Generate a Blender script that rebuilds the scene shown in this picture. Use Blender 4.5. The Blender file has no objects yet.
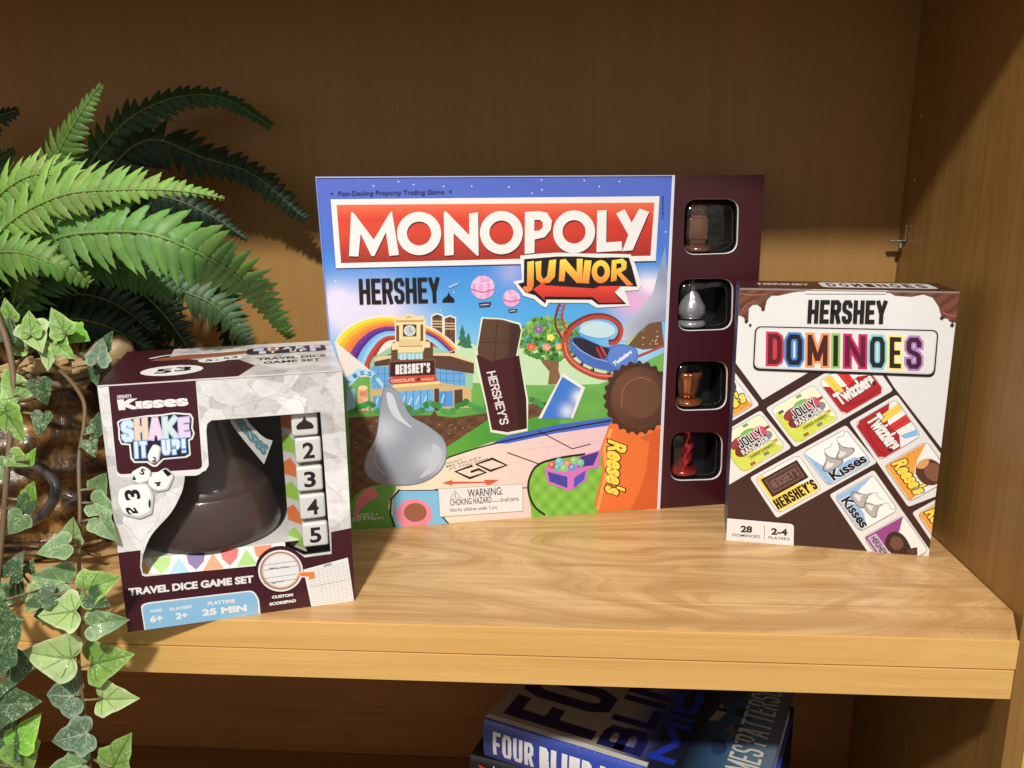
import bpy, bmesh, math, random
import numpy as np
from mathutils import Vector, Matrix
from mathutils.geometry import tessellate_polygon
random.seed(7)
S = bpy.context.scene
COL = S.collection
rad = math.radians

# ------------------------------------------------------------------ camera
F = 821.5
CAM = Vector((-.2779, -.4473, .2546))
YAW, PIT, ROL = rad(3.857), rad(-13.069), rad(.454)
RM = Matrix.Rotation(YAW, 3, 'Z') @ Matrix.Rotation(PIT, 3, 'X') @ Matrix.Rotation(ROL, 3, 'Y')
def at(x, y, Y):
    """the point at depth Y (metres behind the shelf's front edge) seen at photo position x, y"""
    d = RM @ Vector(((x - 512) / F, 1, (384 - y) / F))
    return CAM + d * ((Y - CAM.y) / d.y)
cd = bpy.data.cameras.new('camera'); cam = bpy.data.objects.new('camera', cd); COL.objects.link(cam)
cd.sensor_width = 36; cd.lens = 36 * F / 1024; cd.clip_end = 50; cd.clip_start = .01
m4 = Matrix((RM.col[0], RM.col[2], -RM.col[1])).transposed().to_4x4(); m4.translation = CAM
cam.matrix_world = m4
S.camera = cam

# ------------------------------------------------------------------ colours and materials
def lin(v):
    v /= 255.
    return v / 12.92 if v <= .04045 else ((v + .055) / 1.055) ** 2.4
def c(r, g, b): return (lin(r), lin(g), lin(b), 1)
def mix(a, b, t):
    t = max(0, min(1, t)); return tuple(a[i] * (1 - t) + b[i] * t for i in range(4))
class NT:
    def __init__(s, name):
        s.m = bpy.data.materials.new(name); s.m.use_nodes = True; s.t = s.m.node_tree; s.n = s.t.nodes
        s.b = s.n['Principled BSDF']; s.out = s.n['Material Output']
    def add(s, typ, **kw):
        n = s.n.new(typ)
        for k, v in kw.items():
            if k in n.inputs: n.inputs[k].default_value = v
            else: setattr(n, k, v)
        return n
    def link(s, a, b): s.t.links.new(a, b)
    def coords(s, scale=(1, 1, 1), rot=(0, 0, 0), loc=(0, 0, 0)):
        tc = s.add('ShaderNodeTexCoord'); mp = s.add('ShaderNodeMapping')
        mp.inputs['Scale'].default_value = scale; mp.inputs['Rotation'].default_value = rot; mp.inputs['Location'].default_value = loc
        s.link(tc.outputs['Object'], mp.inputs['Vector']); return mp.outputs['Vector']
    def noise(s, vec, sc, det=3, rough=.55, dist=0):
        n = s.add('ShaderNodeTexNoise'); n.inputs['Scale'].default_value = sc; n.inputs['Detail'].default_value = det
        n.inputs['Roughness'].default_value = rough; n.inputs['Distortion'].default_value = dist
        s.link(vec, n.inputs['Vector']); return n.outputs['Fac']
    def math(s, op, a, b=None):
        n = s.add('ShaderNodeMath', operation=op)
        for i, v in enumerate((a, b)):
            if v is None: continue
            if isinstance(v, (int, float)): n.inputs[i].default_value = v
            else: s.link(v, n.inputs[i])
        return n.outputs[0]
    def ramp(s, fac, stops, interp='LINEAR'):
        n = s.add('ShaderNodeValToRGB'); r = n.color_ramp; r.interpolation = interp
        while len(r.elements) < len(stops): r.elements.new(.5)
        for e, (p, col) in zip(r.elements, stops): e.position = p; e.color = col
        s.link(fac, n.inputs[0]); return n.outputs[0]
    def mixc(s, fac, a, b, mode='MIX'):
        n = s.add('ShaderNodeMix', data_type='RGBA', blend_type=mode)
        for sock, v in ((n.inputs[0], fac), (n.inputs[6], a), (n.inputs[7], b)):
            if isinstance(v, (int, float)): sock.default_value = v
            elif isinstance(v, tuple): sock.default_value = v
            else: s.link(v, sock)
        return n.outputs[2]
    def bump(s, h, strength=.2, dist=.001):
        n = s.add('ShaderNodeBump'); n.inputs['Strength'].default_value = strength; n.inputs['Distance'].default_value = dist
        s.link(h, n.inputs['Height']); s.link(n.outputs[0], s.b.inputs['Normal'])
    def base(s, v):
        if isinstance(v, tuple): s.b.inputs['Base Color'].default_value = v
        else: s.link(v, s.b.inputs['Base Color'])
    def rough(s, v):
        if isinstance(v, float): s.b.inputs['Roughness'].default_value = v
        else: s.link(v, s.b.inputs['Roughness'])

def mixn(a, b, t): return tuple(a[i] * (1 - t) + b[i] * t for i in range(4))
def wood(name, axis, dark, mid, light, rings=9., figure=1., streak=.5, rough=.42, seed=0., lg=.9, fs=1., vein=None):
    """axis: the grain direction 0=x 2=z"""
    k = NT(name)
    long_, across = lg, 6.
    sc = [across] * 3; sc[axis] = long_
    v = k.coords(tuple(sc), loc=(seed, seed * .7, seed * 1.3))
    n1 = k.noise(v, 1.1 * figure, 2.5, .45, .35)                     # broad field whose contours are the cathedral figure
    r = k.math('SINE', k.math('MULTIPLY', n1, rings * 6.283))
    r = k.math('MULTIPLY', k.math('ADD', r, 1), .5)
    r = k.math('POWER', r, 3.)
    sf = [260.] * 3; sf[axis] = 5.
    fine = k.noise(k.coords(tuple(sf)), 1., 3, .6)
    sm = [60.] * 3; sm[axis] = 2.2
    medium = k.noise(k.coords(tuple(sm), loc=(3, seed, 1)), 1., 3, .6, .4)
    brk = k.noise(k.coords((9, 9, 9)), 1.3, 2)
    fac = k.math('MULTIPLY', r, k.math('MULTIPLY', brk, 1.25))
    cb = k.add('ShaderNodeCombineXYZ'); k.link(k.math('MULTIPLY', n1, 95.), cb.inputs[0]); k.link(k.math('MULTIPLY', brk, 2.5), cb.inputs[1])
    cont = k.noise(cb.outputs[0], 1., 3, .7)
    base = k.mixc(k.math('MULTIPLY', fac, streak), light, mid)
    base = k.mixc(k.ramp(cont, [(.46, (0, 0, 0, 1)), (.66, (min(1, .62 * streak),) * 3 + (1,))]), base, mixn(mid, dark, .35))
    base = k.mixc(k.ramp(medium, [(.42, (0, 0, 0, 1)), (.72, (.75 * fs,) * 3 + (1,))]), base, mid)
    base = k.mixc(k.ramp(fine, [(.5, (0, 0, 0, 1)), (.78, (.55 * fs,) * 3 + (1,))]), base, dark)
    k.base(base)
    k.rough(k.math('ADD', k.math('MULTIPLY', fine, .18), rough - .09))
    k.bump(k.math('ADD', fine, k.math('MULTIPLY', fac, .3)), .12, .0004)
    k.b.inputs['Specular IOR Level'].default_value = .45
    return k.m
M_top = wood('oak_laminate', 0, c(140, 96, 52), c(170, 126, 74), c(210, 172, 118), rings=15, figure=1.25, streak=.85, rough=.36, seed=4.3, lg=1.9)
M_trim = wood('maple_edge_band', 0, c(184, 136, 70), c(202, 155, 86), c(216, 172, 102), rings=5, figure=1., streak=.5, rough=.5, seed=2.)
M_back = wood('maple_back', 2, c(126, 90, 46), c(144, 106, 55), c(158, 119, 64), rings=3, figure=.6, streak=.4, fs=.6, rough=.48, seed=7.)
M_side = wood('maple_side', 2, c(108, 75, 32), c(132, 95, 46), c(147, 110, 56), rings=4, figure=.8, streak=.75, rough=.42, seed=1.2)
M_low_shaded = wood('maple_lower_shaded', 0, c(96, 58, 20), c(120, 76, 30), c(134, 88, 38), rings=5, figure=.8, rough=.5, seed=9.)  # level-grained redder wood, its colour darkened to carry the lower compartment's shade

def simple(name, col, rough=.4, metal=0., coat=0., spec=.5, nz=None):
    k = NT(name); k.rough(rough); k.b.inputs['Metallic'].default_value = metal
    k.b.inputs['Coat Weight'].default_value = coat; k.b.inputs['Specular IOR Level'].default_value = spec
    f = k.noise(k.coords(), nz or 60., 3)
    k.base(k.mixc(f, tuple(x * .82 for x in col[:3]) + (1,), tuple(min(1, x * 1.12) for x in col[:3]) + (1,)))
    return k.m
def attr_mat(name, rough=.35, coat=.25, nscale=500., amt=.06, spec=.5):
    k = NT(name); a = k.add('ShaderNodeVertexColor', layer_name='Col')
    f = k.noise(k.coords(), nscale, 2)
    g = k.ramp(f, [(0, (1 - amt,) * 3 + (1,)), (1, (1, 1, 1, 1))])
    k.base(k.mixc(1., a.outputs['Color'], g, 'MULTIPLY')); k.rough(rough)
    k.b.inputs['Coat Weight'].default_value = coat; k.b.inputs['Coat Roughness'].default_value = .12
    k.b.inputs['Specular IOR Level'].default_value = spec
    lo = k.noise(k.coords(), 14., 2); k.bump(lo, .25, .0012)
    return k.m
M_print = attr_mat('printed_card', .42, .2)
M_book = attr_mat('book_jacket', .3, .5)
k = NT('printed_foil')                                  # printed picture of crumpled foil
v = k.coords()
d = k.add('ShaderNodeTexVoronoi', feature='DISTANCE_TO_EDGE'); d.inputs['Scale'].default_value = 30.
nd = k.add('ShaderNodeTexNoise'); nd.inputs['Scale'].default_value = 24.; nd.inputs['Detail'].default_value = 5
k.link(v, nd.inputs['Vector']); va = k.add('ShaderNodeVectorMath', operation='MULTIPLY_ADD')
k.link(nd.outputs['Color'], va.inputs[0]); va.inputs[1].default_value = (.02,) * 3; k.link(v, va.inputs[2]); k.link(va.outputs[0], d.inputs['Vector'])
fac = []
for sc_ in (34., 85.):
    w_ = k.add('ShaderNodeTexVoronoi'); w_.inputs['Scale'].default_value = sc_; k.link(va.outputs[0], w_.inputs['Vector']); fac.append(w_.outputs['Color'])
a = k.ramp(k.mixc(.42, fac[0], fac[1]), [(.25, c(156, 153, 150)), (.42, c(188, 185, 182)), (.58, c(212, 210, 207)), (.78, c(234, 232, 229))])
e_ = k.ramp(d.outputs['Distance'], [(0, c(182, 178, 174)), (.012, (1, 1, 1, 1))]); a = k.mixc(.6, a, e_, 'MULTIPLY')
nn = k.noise(va.outputs[0], 60., 6, .7, 1.6)
b = k.ramp(nn, [(.34, c(150, 146, 142)), (.42, c(212, 209, 205)), (.52, c(236, 234, 230)), (.58, c(190, 186, 182)), (.62, c(236, 234, 230))])
k.base(k.mixc(.28, a, b)); k.rough(.36); k.b.inputs['Coat Weight'].default_value = .2
M_foil = k.m
k = NT('clear_film')                                    # thin clear plastic
k.n.remove(k.b)
tr = k.add('ShaderNodeBsdfTransparent'); tr.inputs[0].default_value = (.93, .93, .93, 1)
gl = k.add('ShaderNodeBsdfGlossy'); gl.inputs['Roughness'].default_value = .09
ge = k.add('ShaderNodeNewGeometry'); dt = k.add('ShaderNodeVectorMath', operation='DOT_PRODUCT'); k.link(ge.outputs['Incoming'], dt.inputs[0])
fb = k.add('ShaderNodeBump'); fb.inputs['Strength'].default_value = .5; fb.inputs['Distance'].default_value = .002
k.link(k.noise(k.coords(), 60., 2), fb.inputs['Height']); k.link(fb.outputs[0], gl.inputs['Normal']); k.link(fb.outputs[0], dt.inputs[1])
ff = k.math('ADD', k.math('MULTIPLY', k.math('POWER', k.math('SUBTRACT', 1.0, k.math('ABSOLUTE', dt.outputs['Value'])), 5.), .9), .065)
ms = k.add('ShaderNodeMixShader'); k.link(ff, ms.inputs[0]); k.link(tr.outputs[0], ms.inputs[1]); k.link(gl.outputs[0], ms.inputs[2])
k.link(ms.outputs[0], k.out.inputs[0]); M_film = k.m
M_black = simple('black_card', c(16, 14, 14), .6)
M_maroon = simple('maroon_card', c(62, 14, 24), .42, coat=.2)
M_white = simple('white_plastic', c(236, 234, 228), .22, coat=.3, nz=20)
M_ink = simple('dark_ink', c(45, 18, 24), .5)
M_cup = simple('brown_plastic', c(74, 56, 53), .28, coat=.25, nz=20)
M_metal = simple('bracket_metal', c(190, 188, 182), .3, metal=1.)
M_paper = simple('page_edges', c(196, 186, 160), .8, nz=900)
M_cardcut = simple('cut_card_edge', c(214, 210, 206), .7)

# ------------------------------------------------------------------ object helpers
def tag(o, label, cat, group=None):
    o['label'] = label; o['category'] = cat
    if group: o['group'] = group
    return o
def empty(name, loc, rz=0):
    o = bpy.data.objects.new(name, None); o.empty_display_size = .03; COL.objects.link(o)
    o.location = loc; o.rotation_euler = (0, 0, rz); return o
def link_mesh(name, verts, faces, mats, parent=None, smooth=False, mi=None, cols=None, loc=(0, 0, 0), rot=(0, 0, 0)):
    me = bpy.data.meshes.new(name); me.from_pydata([tuple(v) for v in verts], [], faces)
    for m in (mats if isinstance(mats, (list, tuple)) else [mats]): me.materials.append(m)
    if mi: me.polygons.foreach_set('material_index', mi)
    if smooth: me.polygons.foreach_set('use_smooth', [True] * len(me.polygons))
    if cols is not None:
        at_ = me.color_attributes.new('Col', 'FLOAT_COLOR', 'POINT')
        at_.data.foreach_set('color', np.array(cols, dtype=np.float32).ravel())
    me.update()
    o = bpy.data.objects.new(name, me); COL.objects.link(o); o.location = loc; o.rotation_euler = rot
    if parent: o.parent = parent
    return o
def bm_obj(name, bm, mats, parent=None, smooth=False, loc=(0, 0, 0), rot=(0, 0, 0)):
    me = bpy.data.meshes.new(name); bm.to_mesh(me); bm.free()
    for m in (mats if isinstance(mats, (list, tuple)) else [mats]): me.materials.append(m)
    if smooth: me.polygons.foreach_set('use_smooth', [True] * len(me.polygons))
    o = bpy.data.objects.new(name, me); COL.objects.link(o); o.location = loc; o.rotation_euler = rot
    if parent: o.parent = parent
    return o
def box_bm(x0, x1, y0, y1, z0, z1, bev=0., seg=2, bm=None):
    own = bm is None
    b = bmesh.new()
    vs = [b.verts.new((x, y, z)) for x in (x0, x1) for y in (y0, y1) for z in (z0, z1)]
    for f in ((0, 1, 3, 2), (4, 6, 7, 5), (0, 4, 5, 1), (2, 3, 7, 6), (0, 2, 6, 4), (1, 5, 7, 3)): b.faces.new([vs[i] for i in f])
    bmesh.ops.recalc_face_normals(b, faces=b.faces)
    if bev: bmesh.ops.bevel(b, geom=list(b.edges), offset=bev, segments=seg, affect='EDGES', profile=.6)
    if own: return b
    me = bpy.data.meshes.new('t'); b.to_mesh(me); b.free(); bm.from_mesh(me); bpy.data.meshes.remove(me); return bm
def lathe_bm(profile, n=32, bm=None, off=(0, 0, 0), sx=1, sy=1):
    bm = bm or bmesh.new(); rings = []
    for r, z in profile:
        rings.append([bm.verts.new((off[0] + sx * r * math.cos(i * 2 * math.pi / n), off[1] + sy * r * math.sin(i * 2 * math.pi / n), off[2] + z)) for i in range(n)])
    for a, b in zip(rings, rings[1:]):
        for i in range(n): bm.faces.new((a[i], a[(i + 1) % n], b[(i + 1) % n], b[i]))
    bm.faces.new(rings[0][::-1]); bm.faces.new(rings[-1]); return bm
def tube(pts, r, n=7, closed=False):
    """verts, faces of a tube along 3-D points; r a number or function of 0..1"""
    V, Fc = [], []; N = len(pts)
    for i, p in enumerate(pts):
        p = Vector(p); a = Vector(pts[max(0, i - 1)]); b = Vector(pts[min(N - 1, i + 1)])
        t = (b - a).normalized(); u = t.cross(Vector((.13, .2, 1))).normalized(); w = t.cross(u)
        rr = r(i / (N - 1)) if callable(r) else r
        for k_ in range(n):
            an = 2 * math.pi * k_ / n; V.append(p + (u * math.cos(an) + w * math.sin(an)) * rr)
    for i in range(N - 1):
        for k_ in range(n): Fc.append((i * n + k_, i * n + (k_ + 1) % n, (i + 1) * n + (k_ + 1) % n, (i + 1) * n + k_))
    Fc.append(tuple(range(n))[::-1]); Fc.append(tuple((N - 1) * n + k_ for k_ in range(n)))
    return V, Fc
def cr(pts, n=8, closed=False):
    """Catmull-Rom through the points (2-D or 3-D)"""
    P = [Vector(p) for p in pts]; out = []; N = len(P)
    seg = range(N if closed else N - 1)
    for i in seg:
        p1, p2 = P[i], P[(i + 1) % N]
        p0 = P[(i - 1) % N] if (closed or i > 0) else p1 * 2 - p2
        p3 = P[(i + 2) % N] if (closed or i < N - 2) else p2 * 2 - p1
        for j in range(n):
            t = j / n
            out.append(.5 * ((2 * p1) + (p2 - p0) * t + (2 * p0 - 5 * p1 + 4 * p2 - p3) * t * t + (3 * p1 - p0 - 3 * p2 + p3) * t ** 3))
    if not closed: out.append(P[-1])
    return out

# ------------------------------------------------------------------ lettering
_tc = {}
def text_mesh(s, off, shear=0.):
    key = (s, off, shear)
    if key in _tc: return _tc[key]
    cu = bpy.data.curves.new('t', 'FONT'); cu.body = s; cu.size = 1; cu.offset = off; cu.shear = shear; cu.resolution_u = 4
    o = bpy.data.objects.new('t', cu); COL.objects.link(o)
    bpy.context.view_layer.update()
    me = bpy.data.meshes.new_from_object(o.evaluated_get(bpy.context.evaluated_depsgraph_get()))
    V = np.array([v.co[:2] for v in me.vertices]); Fc = []
    me.calc_loop_triangles()
    for t in me.loop_triangles: Fc.append(tuple(t.vertices))
    bpy.data.objects.remove(o); bpy.data.curves.remove(cu); bpy.data.meshes.remove(me)
    _tc[key] = (V, Fc); return _tc[key]
GL = {
 'A': (1, [[(0, 0), (.45, 1)], [(1, 0), (.55, 1)], [(.2, .28), (.8, .28)]]),
 'B': (.9, [[(0, 0), (0, 1), (.6, 1), (.9, .9), (.9, .62), (.6, .52), (0, .52)], [(.6, .52), (1, .42), (1, .12), (.65, 0), (0, 0)]]),
 'C': (.9, [[(1, .72), (1, .88), (.78, 1), (.22, 1), (0, .86), (0, .14), (.22, 0), (.78, 0), (1, .12), (1, .28)]]),
 'D': (.95, [[(0, 0), (0, 1), (.6, 1), (.9, .93), (1, .78), (1, .22), (.9, .07), (.6, 0), (-.001, 0)]]),
 'E': (.8, [[(1, 1), (0, 1), (0, 0), (1, 0)], [(0, .5), (.85, .5)]]),
 'F': (.75, [[(1, 1), (0, 1), (0, 0)], [(0, .5), (.8, .5)]]),
 'G': (1, [[(1, .7), (1, .88), (.78, 1), (.22, 1), (0, .86), (0, .14), (.22, 0), (.78, 0), (1, .14), (1, .45), (.55, .45)]]),
 'H': (1, [[(0, 0), (0, 1)], [(1, 0), (1, 1)], [(0, .5), (1, .5)]]),
 'I': (0, [[(.5, 0), (.5, 1)]]),
 'J': (.7, [[(1, 1), (1, .16), (.8, 0), (.25, 0), (0, .14), (0, .3)]]),
 'K': (1, [[(0, 0), (0, 1)], [(1, 1), (.08, .42)], [(.3, .56), (1, 0)]]),
 'L': (.75, [[(0, 1), (0, 0), (1, 0)]]),
 'M': (1.35, [[(0, 0), (0, 1)], [(1, 0), (1, 1)], [(.04, .95), (.5, .1)], [(.96, .95), (.5, .1)]]),
 'N': (1.05, [[(0, 0), (0, 1)], [(1, 0), (1, 1)], [(.04, .96), (.96, .04)]]),
 'O': (1, [[(.5, 1), (.8, 1), (1, .84), (1, .16), (.8, 0), (.2, 0), (0, .16), (0, .84), (.2, 1), (.5, 1)]]),
 'P': (.9, [[(0, 0), (0, 1), (.75, 1), (1, .88), (1, .56), (.75, .44), (0, .44)]]),
 'R': (.95, [[(0, 0), (0, 1), (.75, 1), (1, .88), (1, .6), (.75, .5), (0, .5)], [(.6, .5), (1, 0)]]),
 'S': (.9, [[(1, .72), (1, .88), (.78, 1), (.22, 1), (0, .88), (0, .66), (.16, .56), (.84, .44), (1, .34), (1, .12), (.78, 0), (.22, 0), (0, .12), (0, .28)]]),
 'T': (.95, [[(0, 1), (1, 1)], [(.5, 1), (.5, 0)]]),
 'U': (1, [[(0, 1), (0, .16), (.2, 0), (.8, 0), (1, .16), (1, 1)]]),
 'W': (1.4, [[(0, 1), (.27, 0)], [(.5, .9), (.27, 0)], [(.5, .9), (.73, 0)], [(1, 1), (.73, 0)]]),
 'Y': (1, [[(0, 1), (.5, .42)], [(1, 1), (.5, .42)], [(.5, .52), (.5, 0)]]), 'o': (1, [[(0, 0), (0, 1), (1, 1), (1, 0), (-.001, 0)]]), 'g': (1, [[(1, 1), (0, 1), (0, 0), (1, 0), (1, .5), (.5, .5)]]),
 "'": (0, [[(.5, 1), (.5, .78)]]), '!': (0, [[(.5, 1), (.5, .32)], [(.5, .12), (.5, -.04)]]), ' ': (.35, []),
}

class Print:
    """flat printing on a face: flat ink polygons in face metres u (right), v (up), stacked in very thin layers"""
    def __init__(s, W, H, quad=None):
        s.W, s.H = W, H; s.V = []; s.F = []; s.C = []; s.MI = []; s.lay = 0; s.k = 0; s.o = (0, 0); s.ex = (1, 0); s.ey = (0, 1)
        s.mi = 0; s.fine = 0; s.Hm = None; s.cliprect = (0, 0, W, H)
        if quad:        # BL BR TR TL in the photograph -> rectangle
            dst = [(0, 0), (W, 0), (W, H), (0, H)]; A = []; B = []
            for (x, y), (u, v) in zip(quad, dst):
                A += [[x, y, 1, 0, 0, 0, -u * x, -u * y], [0, 0, 0, x, y, 1, -v * x, -v * y]]; B += [u, v]
            h = np.linalg.solve(np.array(A, float), np.array(B, float)); s.Hm = np.append(h, 1).reshape(3, 3); s.Hi = np.linalg.inv(s.Hm)
    def crop(s, ox, oy, sc): s.o = (ox, oy); s.ex = (1 / sc, 0); s.ey = (0, 1 / sc); return s
    def para(s, o, e1, e2): s.o = o; s.ex = e1; s.ey = e2; return s
    def direct(s): s.o = (0, 0); s.ex = (1, 0); s.ey = (0, 1); return s
    def px(s, p): return (s.o[0] + p[0] * s.ex[0] + p[1] * s.ey[0], s.o[1] + p[0] * s.ex[1] + p[1] * s.ey[1])
    def uv(s, q):
        if s.Hm is None: return q
        r = s.Hm @ (q[0], q[1], 1); return (r[0] / r[2], r[1] / r[2])
    def inv(s, q):
        if s.Hm is None: return q
        r = s.Hi @ (q[0], q[1], 1); return (r[0] / r[2], r[1] / r[2])
    def next(s): s.lay += 1; s.k = 0
    def tri(s, T, col, sub):
        # clip the triangle (face metres) to the face rectangle
        x0, y0, x1, y1 = s.cliprect; P = list(T)
        for ax, val, sg in ((0, x0, 1), (0, x1, -1), (1, y0, 1), (1, y1, -1)):
            Q = []
            for i in range(len(P)):
                a, b = P[i - 1], P[i]; ia = (a[ax] - val) * sg >= 0; ib = (b[ax] - val) * sg >= 0
                if ia != ib:
                    t = (val - a[ax]) / (b[ax] - a[ax]); Q.append((a[0] + (b[0] - a[0]) * t, a[1] + (b[1] - a[1]) * t))
                if ib: Q.append(b)
            P = Q
            if len(P) < 3: return
        if s.fine: sub = s.fine
        if s.fine or (sub and callable(col)):
            st = [(P[0], P[i], P[i + 1]) for i in range(1, len(P) - 1)]; out = []
            while st:
                a, b, c_ = st.pop()
                e = [math.dist(a, b), math.dist(b, c_), math.dist(c_, a)]; m = max(e)
                if m <= sub: out.append((a, b, c_)); continue
                if m == e[0]: q = ((a[0] + b[0]) / 2, (a[1] + b[1]) / 2); st += [(a, q, c_), (q, b, c_)]
                elif m == e[1]: q = ((c_[0] + b[0]) / 2, (c_[1] + b[1]) / 2); st += [(a, b, q), (a, q, c_)]
                else: q = ((a[0] + c_[0]) / 2, (a[1] + c_[1]) / 2); st += [(a, b, q), (q, b, c_)]
            for t in out: s._emit(t, col)
        else: s._emit(P, col)
    def _emit(s, P, col):
        n = s.lay * 8e-6 + (s.k % 4) * 1.8e-6 + 2e-5; i = len(s.V)
        ar = sum(P[j - 1][0] * P[j][1] - P[j][0] * P[j - 1][1] for j in range(len(P)))
        if abs(ar) < 1e-12: return
        if ar < 0: P = P[::-1]
        for p in P:
            s.V.append((p[0], p[1], n)); s.C.append(col(*s.inv(p)) if callable(col) else col)
        s.F.append(tuple(range(i, i + len(P)))); s.MI.append(s.mi)
    def poly(s, pts, col, holes=(), sub=.004, smooth=0):
        if smooth: pts = cr(pts, smooth, True)
        loops = [[Vector((*s.uv(s.px(p)), 0)) for p in L] for L in (pts, *holes)]
        flat = [v for L in loops for v in L]
        for t in tessellate_polygon(loops): s.tri([flat[i][:2] for i in t], col, sub)
        s.k += 1
    def ell(s, cx, cy, rx, ry, col, n=28, rot=0):
        s.poly([(cx + rx * math.cos(a) * math.cos(rot) - ry * math.sin(a) * math.sin(rot), cy + rx * math.cos(a) * math.sin(rot) + ry * math.sin(a) * math.cos(rot)) for a in (2 * math.pi * i / n for i in range(n))], col)
    def rr(s, pts, r, col, holes=()):
        s.poly(rounded(pts, r), col, holes)
    def stroke(s, pts, w, col, closed=False, raw=False):
        P = [p if raw else s.px(p) for p in pts]; n = len(P); L = []; R = []
        for i in range(n):
            a = P[i - 1] if (i > 0 or closed) else None; b = P[(i + 1) % n] if (i < n - 1 or closed) else None; p = P[i]
            def nr(q, r):
                d = math.dist(q, r) or 1e-9; return (-(r[1] - q[1]) / d, (r[0] - q[0]) / d)
            n1 = nr(a, p) if a else nr(p, b); n2 = nr(p, b) if b else n1
            mx, my = n1[0] + n2[0], n1[1] + n2[1]; l = math.hypot(mx, my) or 1e-9; mx /= l; my /= l
            k_ = 1 / max(.7, mx * n1[0] + my * n1[1]); ww = (w(i / (n - 1)) if callable(w) else w) / 2 * k_
            L.append((p[0] + mx * ww, p[1] + my * ww)); R.append((p[0] - mx * ww, p[1] - my * ww))
        for i in range(n if closed else n - 1):
            j = (i + 1) % n; q = [s.uv(x) for x in (L[i], L[j], R[j], R[i])]
            s.tri(q[:3], col, .004); s.tri([q[0], q[2], q[3]], col, .004)
        s.k += 1
    def text(s, t, bl, br, tl, col, off=0., shear=0., ref=None):
        V, Fc = text_mesh(t, off, shear)
        R, _ = text_mesh(t, ref if ref is not None else off, shear)
        lo, hi = R.min(0), R.max(0)
        B, X, Y = s.px(bl), s.px(br), s.px(tl)
        Q = []
        for v in V:
            a, b = (v - lo) / (hi - lo)
            Q.append(s.uv((B[0] + a * (X[0] - B[0]) + b * (Y[0] - B[0]), B[1] + a * (X[1] - B[1]) + b * (Y[1] - B[1]))))
        for f in Fc: s.tri([Q[i] for i in f], col, .004)
        s.k += 1
    def block(s, t, bl, br, tl, col, th, cell=.5, gap=.35, out=0., cols=None, asp=1.):
        """heavy condensed capitals; th = stem width, all in the current picture scale; spans exactly bl..br"""
        B, X, Y = s.px(bl), s.px(br), s.px(tl)
        Lx = math.dist(B, X); Ly = math.dist(B, Y)
        ux = ((X[0] - B[0]) / Lx, (X[1] - B[1]) / Lx); uy = ((Y[0] - B[0]) / Ly, (Y[1] - B[1]) / Ly)
        wn = [GL[ch][0] for ch in t]
        tot = sum(wn); sp = (gap * th) * (len(t) - 1) + th * sum(1 for ch in t if ch != ' ')
        u1 = (Lx - sp) / max(tot, 1e-6); x = 0
        for q, ch in enumerate(t):
            if ch == ' ': x += wn[q] * u1 + gap * th; continue
            w = wn[q] * u1
            for path in GL[ch][1]:
                P = []
                for gx, gy in path:
                    X_ = x + th / 2 + gx * w if wn[q] else x + th / 2; Y_ = th * asp / 2 + gy * (Ly - th * asp)
                    P.append([X_, Y_])
                if math.dist(path[0], path[-1]) > 1e-2:      # carry open ends to the full letter height
                    for a_, b_ in ((0, 1), (-1, -2)):
                        dd = math.dist(P[a_], P[b_]); dx, dy = (P[a_][0] - P[b_][0]) / dd, (P[a_][1] - P[b_][1]) / dd
                        e = th / 2 if (abs(dy) > .55 and path[a_][1] in (0, 1)) or (abs(dx) > .9 and (path[a_][0] == 0 or path[a_][0] > .6)) else 0
                        P[a_] = [P[a_][0] + dx * (e + out), P[a_][1] + dy * (e + out)]
                PP = [(B[0] + p[0] * ux[0] + p[1] * uy[0], B[1] + p[0] * ux[1] + p[1] * uy[1]) for p in P]
                cl = math.dist(path[0], path[-1]) < 1e-2
                if cl: PP = PP[:-1]
                s.stroke(PP, th + 2 * out, cols[q] if cols else col, closed=cl, raw=True)
            x += w + th + gap * th
    def obj(s, name, mats, parent, fn):
        V = [fn(*v) for v in s.V]
        return link_mesh(name, V, s.F, mats, parent, mi=s.MI, cols=s.C)
def rounded(pts, r, n=5):
    out = []; N = len(pts)
    for i in range(N):
        p = Vector(pts[i]); a = Vector(pts[i - 1]); b = Vector(pts[(i + 1) % N])
        da = (a - p); db = (b - p); rr_ = min(r, da.length * .5, db.length * .5); p0 = p + da.normalized() * rr_; p1 = p + db.normalized() * rr_
        for j in range(n + 1):
            t = j / n; out.append(tuple((1 - t) ** 2 * p0 + 2 * t * (1 - t) * p + t * t * p1))
    return out
def band(P, O, I, cols, n=10):
    """bands between two polylines of equal count"""
    O = cr(O, n); I = cr(I, n); K = len(cols)
    for q, col in enumerate(cols):
        a, b = q / K, (q + 1) / K
        A = [o.lerp(i, a) for o, i in zip(O, I)]; B_ = [o.lerp(i, b) for o, i in zip(O, I)]
        for j in range(len(A) - 1):
            qd = [P.uv(P.px(x)) for x in (A[j], A[j + 1], B_[j + 1], B_[j])]
            P.tri(qd[:3], col, 0); P.tri([qd[0], qd[2], qd[3]], col, 0)
    P.k += 1
WHITE = c(227, 226, 223); INK = c(20, 12, 14); MAR = c(62, 18, 30)

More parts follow.
